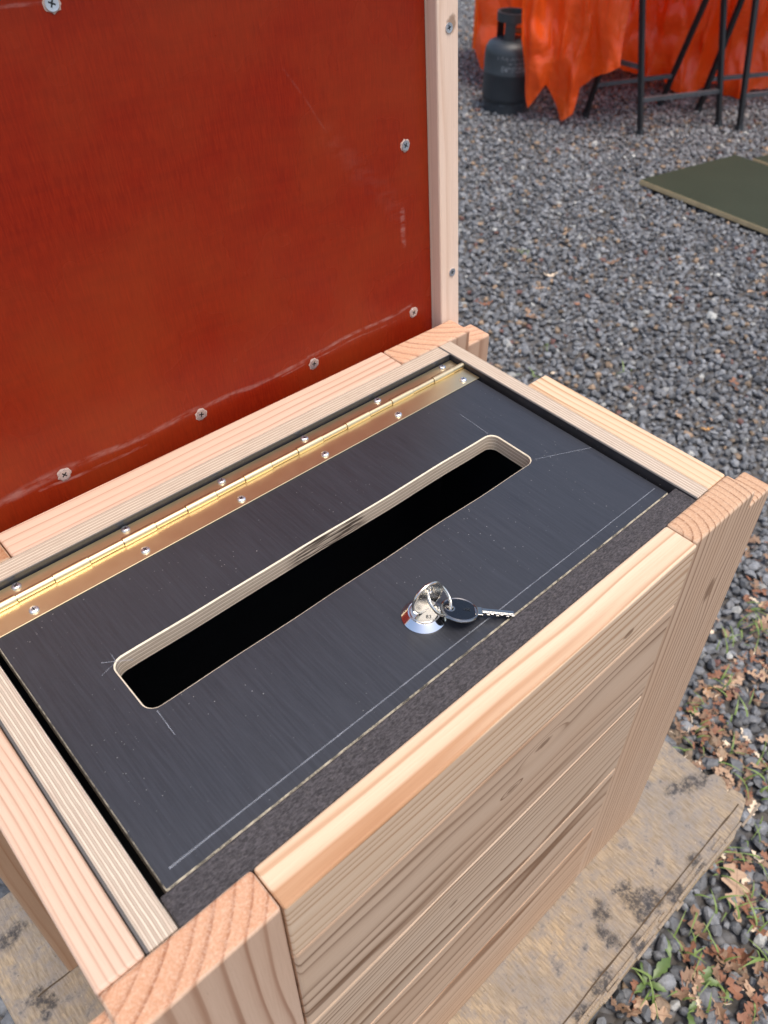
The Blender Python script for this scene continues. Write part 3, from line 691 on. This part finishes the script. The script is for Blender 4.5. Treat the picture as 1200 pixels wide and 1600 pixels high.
cen = (h1 + h2) / 2; e1 = (h1 - h2).normalized(); tocam = (Vector(CP) - cen).normalized(); nrm = (tocam - e1 * tocam.dot(e1)).normalized(); nrm = (Matrix.Rotation(R_(48), 4, e1) @ nrm); e2 = nrm.cross(e1)
rr_ = (h1 - h2).length / 2 + .5 * mm; bm = bmesh.new()
tube([cen + (e1 * math.cos(a) + e2 * math.sin(a)) * rr_ + nrm * (.8 * mm * (k / 72 - .5) * 2) for k, a in ((k, 4 * math.pi * k / 72) for k in range(73))], .85 * mm, 8, bm=bm)
kr = fin('key_ring', bm, M_nickel, None, smooth=True); tag(kr, 'small steel split ring joining the two keys', 'key ring')

# ------------------------------------------------------------------ far things: gas cylinder
def gas():
    c = un(788, 171, 0); X, Y = c[0], c[1]; r = .112; root = link('gas_cylinder', None, None, (X, Y, 0))
    tag(root, 'dark grey gas cylinder with collar handle beside the orange tarpaulin', 'gas cylinder')
    n = NT('cylinder_paint'); P = n.coord(); x = n.sep(P); f = n.noise(P, 9., 4)
    an = n.m('ARCTAN2', x[1], x[0])
    c0 = n.mix(f, (.018, .023, .028), (.036, .043, .050))
    bands = None                                        # worn, unreadable stencil rows
    for z, a0, a1, h in ((.073, -2.9, -1.7, .006), (.055, -2.5, -1.6, .005), (.030, -2.7, -1.5, .012)):
        m_ = n.m('MULTIPLY', n.m('LESS_THAN', n.m('ABSOLUTE', n.m('SUBTRACT', x[2], z)), h), n.m('MULTIPLY', n.m('GREATER_THAN', an, a0), n.m('LESS_THAN', an, a1)))
        bands = m_ if bands is None else n.m('MAXIMUM', bands, m_)
    bands = n.m('MULTIPLY', bands, n.ramp(n.noise(P, 130., 2), [(.48, 0.), (.6, .6)]))
    n.set(Base_Color=n.mix(bands, c0, (.22, .24, .26)), Roughness=.42); mp = n.mat
    prof = [(.0, .030), (r * .80, .034), (r * .96, .052), (r, .075), (r, .165), (r * 1.012, .168), (r * 1.012, .176), (r, .179), (r, .248), (r * .97, .268), (r * .87, .288), (r * .62, .304), (r * .3, .311), (0, .313)]
    fin('body', lathe(prof, 40, (X, Y, 0)), mp, root, smooth=True)
    fin('foot_ring', lathe([(r * .88, 0), (r * .92, .0), (r * .92, .05), (r * .88, .05), (r * .88, 0)], 36, (X, Y, 0)), mp, root)
    dk = plain('cylinder_collar', (.028, .031, .035), .5)
    bm = bmesh.new()                                    # collar: three uprights and a top rim
    for a in (R_(215), R_(335), R_(95)):
        lathe([(r * .60, .296), (r * .60, .385), (r * .56, .385), (r * .56, .296), (r * .60, .296)], 6, (X, Y, 0), bm, a - .36, a + .36)
    lathe([(r * .62, .376), (r * .62, .412), (r * .54, .412), (r * .54, .376), (r * .62, .376)], 30, (X, Y, 0), bm)
    fin('collar', bm, dk, root)
    br = plain('valve_brass', (.36, .27, .16), .4, .8)
    fin('valve', lathe([(.014, .308), (.014, .345), (.010, .347), (.010, .358), (0, .358)], 14, (X, Y, 0)), br, root)
    fin('outlet', tube([(X, Y, .335), (X + .042, Y - .035, .335)], .010, 10), br, root)
    fin('valve_wheel', lathe([(.0, .356), (.024, .357), (.026, .363), (.024, .369), (0, .370)], 16, (X, Y, 0)), plain('valve_wheel', (.30, .25, .18), .6), root)
gas()

# ------------------------------------------------------------------ trestles
M_steel = plain('black_steel', (.018, .018, .020), .45, .3, .4, 60)
M_steel_b = plain('bar_steel', (.09, .095, .105), .5, .4, .5, 60)
def apex(fa, fb, u, v):        # ridge point above the middle of two feet
    m_ = (fa + fb) / 2; return Vector((m_[0], m_[1], zat(m_[0], m_[1], v)))
feet = {k: un(u, v, 0) for k, (u, v) in dict(A=(1000, 213), a=(913, 184), B=(1122, 199), b=(1030, 166), C=(1154, 206), c=(1089, 176)).items()}
ap = [apex(feet['A'], feet['a'], 1003, -82), apex(feet['B'], feet['b'], 1135, -72), apex(feet['C'], feet['c'], 1182, -86)]
H = (ap[0].z + ap[1].z + ap[2].z) / 3
def onleg(f, a, v):            # point on a leg at photo row v
    f, a = Vector(f), Vector(a); best = min((abs(pr(f + (a - f) * k / 200)[0][1] - v), k) for k in range(201))[1]; return f + (a - f) * best / 200
def trestle(label, frames, bars, loc):
    root = link('trestle', None, None, loc); tag(root, label, 'trestle', 'black steel trestles')
    for fa, fb, a in frames:
        fin('leg', bar(fa, a, .020), M_steel, root); fin('leg', bar(fb, a, .020), M_steel, root)
        for p in (fa, fb): fin('foot_cap', bar(Vector(p), Vector(p) + (a - Vector(p)).normalized() * .028, .026), M_hole, root)
    for p, q2, m_ in bars: fin('cross_bar', bar(p, q2, .017), m_, root)
    fin('ridge_bar', bar(frames[0][2] + (frames[0][2] - frames[1][2]) * .12, frames[1][2] + (frames[1][2] - frames[0][2]) * .12, .035), M_steel, root)
A, a, Bf, b = (feet[k] for k in 'AaBb')
trestle('black steel trestle standing nearest the grey gas cylinder', [(A, a, ap[0]), (Bf, b, ap[1])],
        [(onleg(a, ap[0], 90), onleg(A, ap[0], 106), M_steel_b), (onleg(a, ap[0], 132), onleg(b, ap[1], 118), M_steel_b), (onleg(A, ap[0], 156), onleg(Bf, ap[1], 142), M_steel_b)], ((A + Bf) / 2 * np.array([1, 1, 0])))
shift = Vector(feet['B'] - feet['A']); shift.z = 0; shift = shift.normalized() * .75
Cf, c_ = feet['C'], feet['c']; Dp = ap[2] + shift; Df, d_ = np.array(Vector(Cf) + shift), np.array(Vector(c_) + shift)
trestle('second black steel trestle at the right edge, in front of the tarpaulin', [(Cf, c_, ap[2]), (Df, d_, Dp)],
        [(onleg(c_, ap[2], 124), onleg(c_, ap[2], 124) + shift, M_steel_b), (onleg(Cf, ap[2], 150), onleg(Cf, ap[2], 150) + shift, M_steel_b)], (Cf + Df) / 2 * np.array([1, 1, 0]))

# ------------------------------------------------------------------ orange tarpaulin
def tarp():
    n = NT('orange_tarpaulin'); P = n.coord(); x = n.sep(P)
    cr = n.noise(P, 6., 4, .55, .8); cr2 = n.vor(n.vm('ADD', P, n.comb(n.m('MULTIPLY', n.noise(P, 5., 3), .3), n.m('MULTIPLY', n.noise(P, 4., 3), .3), 0.)), 7., 'DISTANCE_TO_EDGE'); wv = n.noise(P, 90., 2)
    c = n.mix(n.ramp(cr, [(.3, 0.), (.7, 1.)]), (.85, .085, .010), (.94, .14, .022))
    c = n.mix(n.ramp(cr, [(.62, 0.), (.78, .35)]), c, (.85, .22, .10))
    n.set(Base_Color=c, Roughness=n.m('MULTIPLY_ADD', cr, .2, .16))
    n.bump(n.m('ADD', n.m('MULTIPLY', cr, 1.), n.m('MULTIPLY', cr2, .35)), .35, .04)
    tr = n.new('BsdfTranslucent'); tr.inputs[0].default_value = (.90, .14, .015, 1); mx = n.new('MixShader'); mx.inputs[0].default_value = .36
    n.t.links.new(n.b.outputs[0], mx.inputs[1]); n.t.links.new(tr.outputs[0], mx.inputs[2]); n.t.links.new(mx.outputs[0], n.n['Material Output'].inputs[0])
    bm = bmesh.new(); TOP = H - .06
    def interp(L, u):
        for p, q2 in zip(L, L[1:]):
            if p[0] <= u <= q2[0]:
                t = (u - p[0]) / (q2[0] - p[0]); return [p[i] + (q2[i] - p[i]) * t for i in range(1, len(p))]
        return list(L[-1][1:])
    def sheet(L, nu, nv, amp, fq, seed, lean=0., top=TOP, cap=0.):
        u0, u1 = L[0][0], L[-1][0]; rows = []
        for i in range(nu + 1):
            u = u0 + (u1 - u0) * i / nu; row, bot = interp(L, u); p = un(u, row, 0); zb = max(.012, zat(p[0], p[1], bot)); col = []
            tocam = np.array([CP[0] - p[0], CP[1] - p[1], 0]); tocam /= np.linalg.norm(tocam); side = np.array([-tocam[1], tocam[0], 0])
            for j in range(nv + 1):
                t = j / nv; z = zb + (top - zb) * t
                fold = math.sin(u * fq + 1.3 * mnoise.noise((u * .02, z * 2.2, seed)) * 3) * .5 + mnoise.noise((u * fq * .35, z * 3., seed + 4)) * 1.1
                cr_ = mnoise.noise((u * .06, z * 6, seed + 9)) * .35 + abs(mnoise.noise((u * .07 + z * 4, z * 7, seed))) * .5
                dsp = amp * (math.copysign(abs(fold) ** .75, fold) + cr_) * (1.05 - .35 * t)
                q2 = p + tocam * (dsp + lean * (1 - t)) + side * amp * .4 * mnoise.noise((u * .05, z * 5, seed + 2)); col.append(bm.verts.new((q2[0], q2[1], z)))
            if cap:                                     # the sheet runs back over whatever it covers
                b_ = col[-1].co
                for k in (1, 2, 3, 4): col.append(bm.verts.new((b_.x - tocam[0] * cap * k / 4, b_.y - tocam[1] * cap * k / 4, b_.z + .05 * math.sin(k * .8) + .04 * mnoise.noise((u * .03, k, seed)))))
                e_ = col[-1].co
                for k in (1, 2, 3): col.append(bm.verts.new((e_.x - tocam[0] * .05 * k, e_.y - tocam[1] * .05 * k, e_.z * (1 - k / 3) + .01)))
            rows.append(col)
        for p, q2 in zip(rows, rows[1:]):
            for j in range(len(p) - 1): bm.faces.new((p[j], q2[j], q2[j + 1], p[j + 1]))
    back = [(735, 138, 80), (748, 140, 104), (790, 148, 138), (850, 150, 128), (885, 150, 118), (925, 150, 103), (946, 150, 102), (968, 150, 113), (992, 150, 121), (1034, 150, 124), (1048, 150, 139), (1076, 151, 143), (1098, 151, 140), (1112, 151, 130), (1132, 152, 148), (1150, 154, 153), (1172, 150, 138), (1240, 150, 136)]
    sheet(back, 230, 56, .055, .050, 1., cap=.55)
    flap = [(800, 190, 62), (811, 190, 108), (814, 191, 122), (824, 191, 168), (836, 191, 142), (846, 192, 131), (858, 194, 158), (874, 198, 190), (892, 200, 176), (897, 201, 138), (928, 204, 114), (950, 206, 102)]
    ctr_ = (ap[0] + ap[1] + ap[2]) / 3; rd_ = (ap[1] - ap[0]); rd_.z = 0; rd_.normalize(); bk = Vector((-rd_.y, rd_.x, 0))   # unseen top sheet, added over the trestles to shade the ground below
    if bk.dot(Vector(CP) - ctr_) > 0: bk = -bk
    g_ = [[bm.verts.new((*(ap[0] + rd_ * (-.22 + 1.65 * i / 24) + bk * (-.20 + .75 * j / 14)).xy, H + .06 + .018 * mnoise.noise((i * .4, j * .4, 2)) - .05 * (j / 14) ** 2)) for j in range(15)] for i in range(25)]
    for p, q2 in zip(g_, g_[1:]):
        for j in range(14): bm.faces.new((p[j], q2[j], q2[j + 1], p[j + 1]))
    flap.sort(); sheet(flap, 150, 64, .040, .13, 5., lean=.0, top=TOP + .01)
    o = fin('tarpaulin', bm, n.mat, None, smooth=True); tag(o, 'crumpled bright orange tarpaulin hanging behind the black trestles', 'tarpaulin')
tarp()

# ------------------------------------------------------------------ green boards lying on the gravel
def sheet_mat():
    n = NT('olive_film_sheet'); P = n.coord(); f = n.noise(P, 5., 4); f2 = n.noise(P, 120., 3)
    c = n.mix(f, (.024, .030, .018), (.038, .044, .028)); c = n.mix(n.ramp(f2, [(.6, 0.), (.8, .4)]), c, (.09, .09, .07))
    n.set(Base_Color=c, Roughness=.75); n.b.inputs['Specular IOR Level'].default_value = .15; return n.mat
M_ol = sheet_mat(); M_sedge = plain('sheet_edge', (.44, .33, .18), .8, 0, .35, 25)
def sheet(pts, z0, z1, label):
    bm = prism([(p[0], p[1]) for p in pts], z0, z1, 2, bev=.0008, seg=1); bmesh.ops.recalc_face_normals(bm, faces=bm.faces)
    for f in bm.faces: f.material_index = 0 if abs(f.normal.z) > .9 else 1
    tag(fin('plywood_sheet', bm, [M_ol, M_sedge]), label, 'plywood sheet', 'green plywood sheets on the gravel')
sL, sB, sF = un(999, 282, .03), un(1149, 243, .03), un(1200, 361, .03)
e1_ = (sF - sL); e1_ /= np.linalg.norm(e1_); e2_ = np.array([-e1_[1], e1_[0], 0]); 
if e2_ @ (sB - sL) < 0: e2_ = -e2_
ln = (sB - sL) / np.linalg.norm(sB - sL)
wS = np.linalg.norm(sB - sL)
sheet([sL, sL + e1_ * .95, sL + e1_ * .95 + ln * wS, sL + ln * wS], .016, .034, 'dark green plywood sheet with tan edge lying on gravel right of the box')
q0 = un(1173, 250, .03) ; q1 = un(1205, 260.5, .03); e3 = (q1 - q0); e3 /= np.linalg.norm(e3); q0 = q0 + ln * .012
sheet([q0, q0 + e3 * .8, q0 + e3 * .8 + ln * .7, q0 + ln * .7], .0165, .0345, 'second green plywood sheet behind the larger one, at the right edge')

# ------------------------------------------------------------------ dry oak leaves, litter, grass
def leaf_mat(name, c1, c2):
    n = NT(name); P = n.coord(); f = n.noise(P, 60., 4); x = n.sep(P)
    vein = n.m('LESS_THAN', n.m('ABSOLUTE', x[1]), .0007); f3 = n.noise(P, 400., 2)
    c = n.mix(f, c1, c2); c = n.mix(n.m('MULTIPLY', vein, .5), c, tuple(q * .5 for q in c1)); c = n.mix(n.ramp(f3, [(.6, 0.), (.72, .5)]), c, tuple(q * .45 for q in c1))
    n.set(Base_Color=c, Roughness=.65); n.bump(f, .4, .002); return n.mat
LM = [leaf_mat('tan_leaf', (.34, .205, .12), (.48, .33, .22)), leaf_mat('brown_leaf', (.15, .085, .05), (.29, .18, .11)), leaf_mat('rust_leaf', (.16, .065, .035), (.28, .125, .065)), leaf_mat('ochre_leaf', (.36, .18, .05), (.46, .26, .10)), leaf_mat('pale_leaf', (.60, .46, .32), (.70, .58, .43))]
def leaf_mesh(L, seed, curl, mat):
    rnd = random.Random(seed); bm = bmesh.new(); N = 26; C_ = []; Lf = []; Rt = []
    lob = rnd.uniform(3.2, 4.4); wmax = L * rnd.uniform(.24, .32)
    for i in range(N + 1):
        t = i / N; env = math.sin(math.pi * min(1, t * .93 + .05)) ** .8 * (.65 + .5 * t) if t < .97 else .12
        def wdt(ph): return wmax * env * (.62 + .38 * math.sin(2 * math.pi * (lob * t + ph)) + .06 * rnd.uniform(-1, 1))
        xx = (t - .5) * L; bend = curl * L * ((t - .5) ** 2) * 2.2 + .05 * L * math.sin(t * 5 + seed)
        sway = .06 * L * math.sin(t * 3 + seed)
        wl, wr = wdt(0), wdt(.22)
        k = curl * 1.6
        C_.append(bm.verts.new((xx, sway, bend))); Lf.append(bm.verts.new((xx + .1 * wl, sway + wl * .9, bend + k * wl * rnd.uniform(.2, .5)))); Rt.append(bm.verts.new((xx + .1 * wr, sway - wr * .9, bend + k * wr * rnd.uniform(.1, .45))))
    for i in range(N):
        bm.faces.new((C_[i], C_[i + 1], Lf[i + 1], Lf[i])); bm.faces.new((C_[i + 1], C_[i], Rt[i], Rt[i + 1]))
    r = bmesh.ops.extrude_face_region(bm, geom=list(bm.faces)); bmesh.ops.translate(bm, verts=[e for e in r['geom'] if isinstance(e, bmesh.types.BMVert)], vec=(0, 0, -.0005))
    lo = min(v.co.z for v in bm.verts); bmesh.ops.translate(bm, verts=bm.verts, vec=(0, 0, -lo))
    bmesh.ops.recalc_face_normals(bm, faces=bm.faces)
    me = bpy.data.meshes.new('oak_leaf'); bm.to_mesh(me); bm.free(); me.materials.append(LM[mat]); return me
def leaf(u, v, L, rz, mat, label, curl=.25, seed=None, tilt=(0, 0), group='dry oak leaves on the gravel'):
    p = un(u, v, .018); me = leaf_mesh(L, seed if seed is not None else int(u + v), curl, mat)
    o = link('oak_leaf', me, None, (p[0], p[1], .010), (tilt[0], tilt[1], rz)); tag(o, label, 'leaf', group)
leaf(1152, 1388, .088, R_(28), 0, 'large tan lobed oak leaf right of the work board edge', .12, 5)
leaf(1092, 1452, .055, R_(60), 1, 'curled brown leaf just off the middle of the work board edge', .5, 8, (.2, .2))
leaf(1140, 1065, .062, R_(-35), 0, 'broad tan leaf beside the lower corner post', .2, 11)
leaf(1108, 1072, .036, R_(20), 3, 'small ochre leaf close to the lower corner post', .3, 13)
leaf(1186, 1052, .050, R_(-40), 0, 'folded tan leaf at the right edge level with the lower post', .35, 14, (.3, 0))
leaf(1166, 1148, .030, R_(70), 4, 'pale cream leaf scrap above the chipped board corner', .2, 15)
leaf(1195, 1150, .034, R_(-30), 0, 'tan leaf fragment at the right edge above the chipped board corner', .3, 16)
leaf(1120, 1162, .020, R_(10), 0, 'small round beige leaf near the back of the work board corner', .6, 17)
leaf(1178, 1262, .034, R_(10), 4, 'pale whitish leaf scrap touching the chipped board corner', .3, 18)
leaf(1020, 1580, .050, R_(-55), 0, 'bent tan leaf on the stones below the board front edge', .3, 19)
leaf(968, 1572, .034, R_(100), 1, 'thin pinkish brown leaf against the board front edge at the bottom', .5, 20, (.4, 0))
leaf(1075, 1490, .034, R_(15), 2, 'rust red crumpled leaf beside the green dock leaf', .6, 21)
leaf(1150, 1500, .055, R_(130), 2, 'rusty clump of crumbled leaf among stones at lower right', .7, 22, (.3, .3))
leaf(1195, 965, .040, R_(-30), 0, 'beige leaf at the right edge beside the upper corner post', .2, 23)
for i, (u, v, L, m_, lab) in enumerate(((860, 428, .05, 4, 'pale cream leaf out on open gravel, left of the green sheet'), (955, 407, .06, 1, 'orange brown leaf out on open gravel below the green sheet'), (842, 447, .04, 0, 'small beige leaf scrap on gravel just under the pale cream one'),
        (1150, 598, .06, 2, 'thin rusty leaf on gravel near the right edge above the side plank'), (1063, 646, .04, 0, 'tan leaf on gravel above the end of the right side plank'), (832, 492, .075, 1, 'dark brown leaf clump on gravel up right of the back post'),
        (757, 472, .05, 2, 'rust brown leaf scrap on gravel touching the raised lid outline'), (1105, 668, .035, 3, 'ochre leaf scrap on gravel at right above the front corner post'))):
    leaf(u, v, L, random.uniform(0, 6), m_, lab, .3, 40 + i)

def litter():
    V = []; Fc = []; mats = []; rnd = random.Random(5)
    for _ in range(1900):
        far_ = rnd.random() < .3
        u, v = (rnd.uniform(730, 1200), rnd.uniform(230, 840)) if far_ else (rnd.gauss(1130, 60), rnd.uniform(820, 1600))
        if not far_ and v > 1350: u = rnd.uniform(900, 1215)
        if mnoise.noise((u * .012, v * .012, 3)) < (.2 if far_ else -.06): continue
        p = un(u, v, .012)
        if bx0 - .02 < p[0] < bx1 + .004 and by0 - .004 < p[1] < by1: continue
        twig = rnd.random() < .4; a = rnd.uniform(0, 6.28); l = rnd.uniform(.008, .026) * (.8 if far_ else 1); wd_ = l * (.04 if twig else rnd.uniform(.14, .34)); d = np.array([math.cos(a), math.sin(a), rnd.uniform(-.25, .25)]); s_ = np.array([-d[1], d[0], rnd.uniform(-.5, .5)])
        c = np.array([p[0], p[1], .011 + rnd.uniform(0, .006)]); ph = rnd.uniform(0, 6); cu = rnd.uniform(-.5, .9); m_ = rnd.choice((1, 1, 1, 1, 2, 2, 2, 0)) if rnd.random() < .95 else 4; N = 3 if twig else 8; row = []
        for i in range(N + 1):
            t = i / N * 2 - 1; w0 = wd_ * ((1 - t * t) * .8 + .2) * (1 if twig else 1 + .55 * math.sin(i * 2.3 + ph)); w1 = wd_ * ((1 - t * t) * .8 + .2) * (1 if twig else 1 + .55 * math.sin(i * 2.1 + ph * 2))
            q2 = c + d * l * t * .5 + np.array([0, 0, cu * l * t * t * .35]) + s_ * .12 * l * math.sin(t * 2 + ph); row.append(len(V)); V += [q2 + s_ * w0 + [0, 0, abs(cu) * w0 * .5], q2, q2 - s_ * w1 + [0, 0, abs(cu) * w1 * .6]]
        for r0, r1 in zip(row, row[1:]):
            Fc += [[r0, r0 + 1, r1 + 1, r1], [r0 + 1, r0 + 2, r1 + 2, r1 + 1]]; mats += [m_, m_]
    me = mesh_np('leaf_litter', np.array(V), np.array(Fc), LM[0])
    for m_ in LM[1:]: me.materials.append(m_)
    me.polygons.foreach_set('material_index', np.array(mats, 'i')); tag(link('leaf_litter', me), 'brown crumbs of dead leaf between the stones', 'leaf litter', kind='stuff')
litter()
def grass():
    n = NT('grass_blade'); P = n.coord(); f = n.noise(P, 14., 3)
    c = n.mix(f, (.09, .15, .03), (.22, .29, .09)); n.set(Base_Color=c, Roughness=.5); n.b.inputs['Specular IOR Level'].default_value = .3
    rnd = random.Random(9); V = []; Fc = []; k = 0
    tufts = [(1150, 982), (1138, 1012), (1190, 985), (1120, 1060), (1128, 1085), (1170, 1118), (1090, 1150), (1060, 1165), (1135, 1140), (1185, 1190), (1170, 1225), (1195, 1300), (1120, 1340), (1135, 1365), (1190, 1320), (1110, 1410), (1150, 1425), (1180, 1410), (1075, 1480), (1105, 1480), (1190, 1440), (1040, 1550), (1080, 1585), (1120, 1540), (1170, 1560), (1010, 1545), (830, 590), (850, 548), (985, 583), (820, 398), (1160, 950), (1100, 1110), (1180, 1350), (1195, 1505), (1060, 1495), (1140, 1180), (1165, 1010), (1085, 1125), (1195, 1240)]
    for (u, v) in tufts:
        p = un(u, v, .01)
        if bx0 < p[0] < bx1 + .01 and by0 - .01 < p[1] < by1: continue
        for _ in range(rnd.randint(3, 6)):
            a = rnd.uniform(0, 6.28); L = rnd.uniform(.016, .045); wd_ = rnd.uniform(.0008, .0019); lean = rnd.uniform(.5, 1.3); b_ = np.array([p[0] + rnd.gauss(0, .012), p[1] + rnd.gauss(0, .012), .004]); d = np.array([math.cos(a), math.sin(a), 0]); s_ = np.array([-d[1], d[0], 0]); row = []
            for i in range(6):
                t = i / 5; c = b_ + d * L * lean * t * (.4 + .6 * t) + np.array([0, 0, L * (t - .62 * lean * t * t) + .008]); w_ = wd_ * (1 - t ** 2) + .0001; row.append((len(V), len(V) + 1)); V += [c - s_ * w_, c + s_ * w_]
            for r0, r1 in zip(row, row[1:]): Fc.append([r0[0], r0[1], r1[1], r1[0]])
    tag(link('grass', mesh_np('grass', np.array(V), np.array(Fc), n.mat, smooth=True)), 'sparse green grass sprouting through the gravel', 'grass', kind='stuff')
grass()
def weed(u, v, L, k, label, seed):      # broad-leaved weed: a few pointed oval leaves from one root
    n = NT('weed_leaf'); P = n.coord(); f = n.noise(P, 40., 3); n.set(Base_Color=n.mix(f, (.06, .105, .025), (.13, .19, .055)), Roughness=.45)
    p = un(u, v, .012); root = link('weed', None, None, (p[0], p[1], .004)); tag(root, label, 'weed', 'weeds beside the work board'); rnd = random.Random(seed)
    for i in range(k):
        a = rnd.uniform(0, 6.28) if k > 3 else seed + i * 2.1; d = Vector((math.cos(a), math.sin(a), 0)); s_ = Vector((-d.y, d.x, 0)); bm = bmesh.new(); rows = []; l = L * rnd.uniform(.7, 1.1)
        for j in range(11):
            t = j / 10; w_ = l * .17 * math.sin(math.pi * min(1, t * .95 + .04)) ** .9 * (1 + .22 * math.sin(t * 24 + i)); c = Vector((p[0], p[1], .010)) + d * l * t + Vector((0, 0, l * (.55 * t - .45 * t * t)))
            rows.append([bm.verts.new(c + s_ * w_ + Vector((0, 0, w_ * .35))), bm.verts.new(c), bm.verts.new(c - s_ * w_ + Vector((0, 0, w_ * .35)))])
        for r0, r1 in zip(rows, rows[1:]):
            bm.faces.new((r0[0], r1[0], r1[1], r0[1])); bm.faces.new((r0[1], r1[1], r1[2], r0[2]))
        fin('leaf', bm, n.mat, root, smooth=True)
weed(1048, 1496, .040, 2, 'upright green weed leaf against the board front edge', 1)
weed(1092, 1530, .030, 5, 'jagged green weed rosette among stones right of the board', 2)
weed(1010, 1535, .030, 3, 'dark green weed tucked under the board front edge', 3)
weed(1075, 1580, .032, 2, 'bright green weed blades at the very bottom among stones', 4)
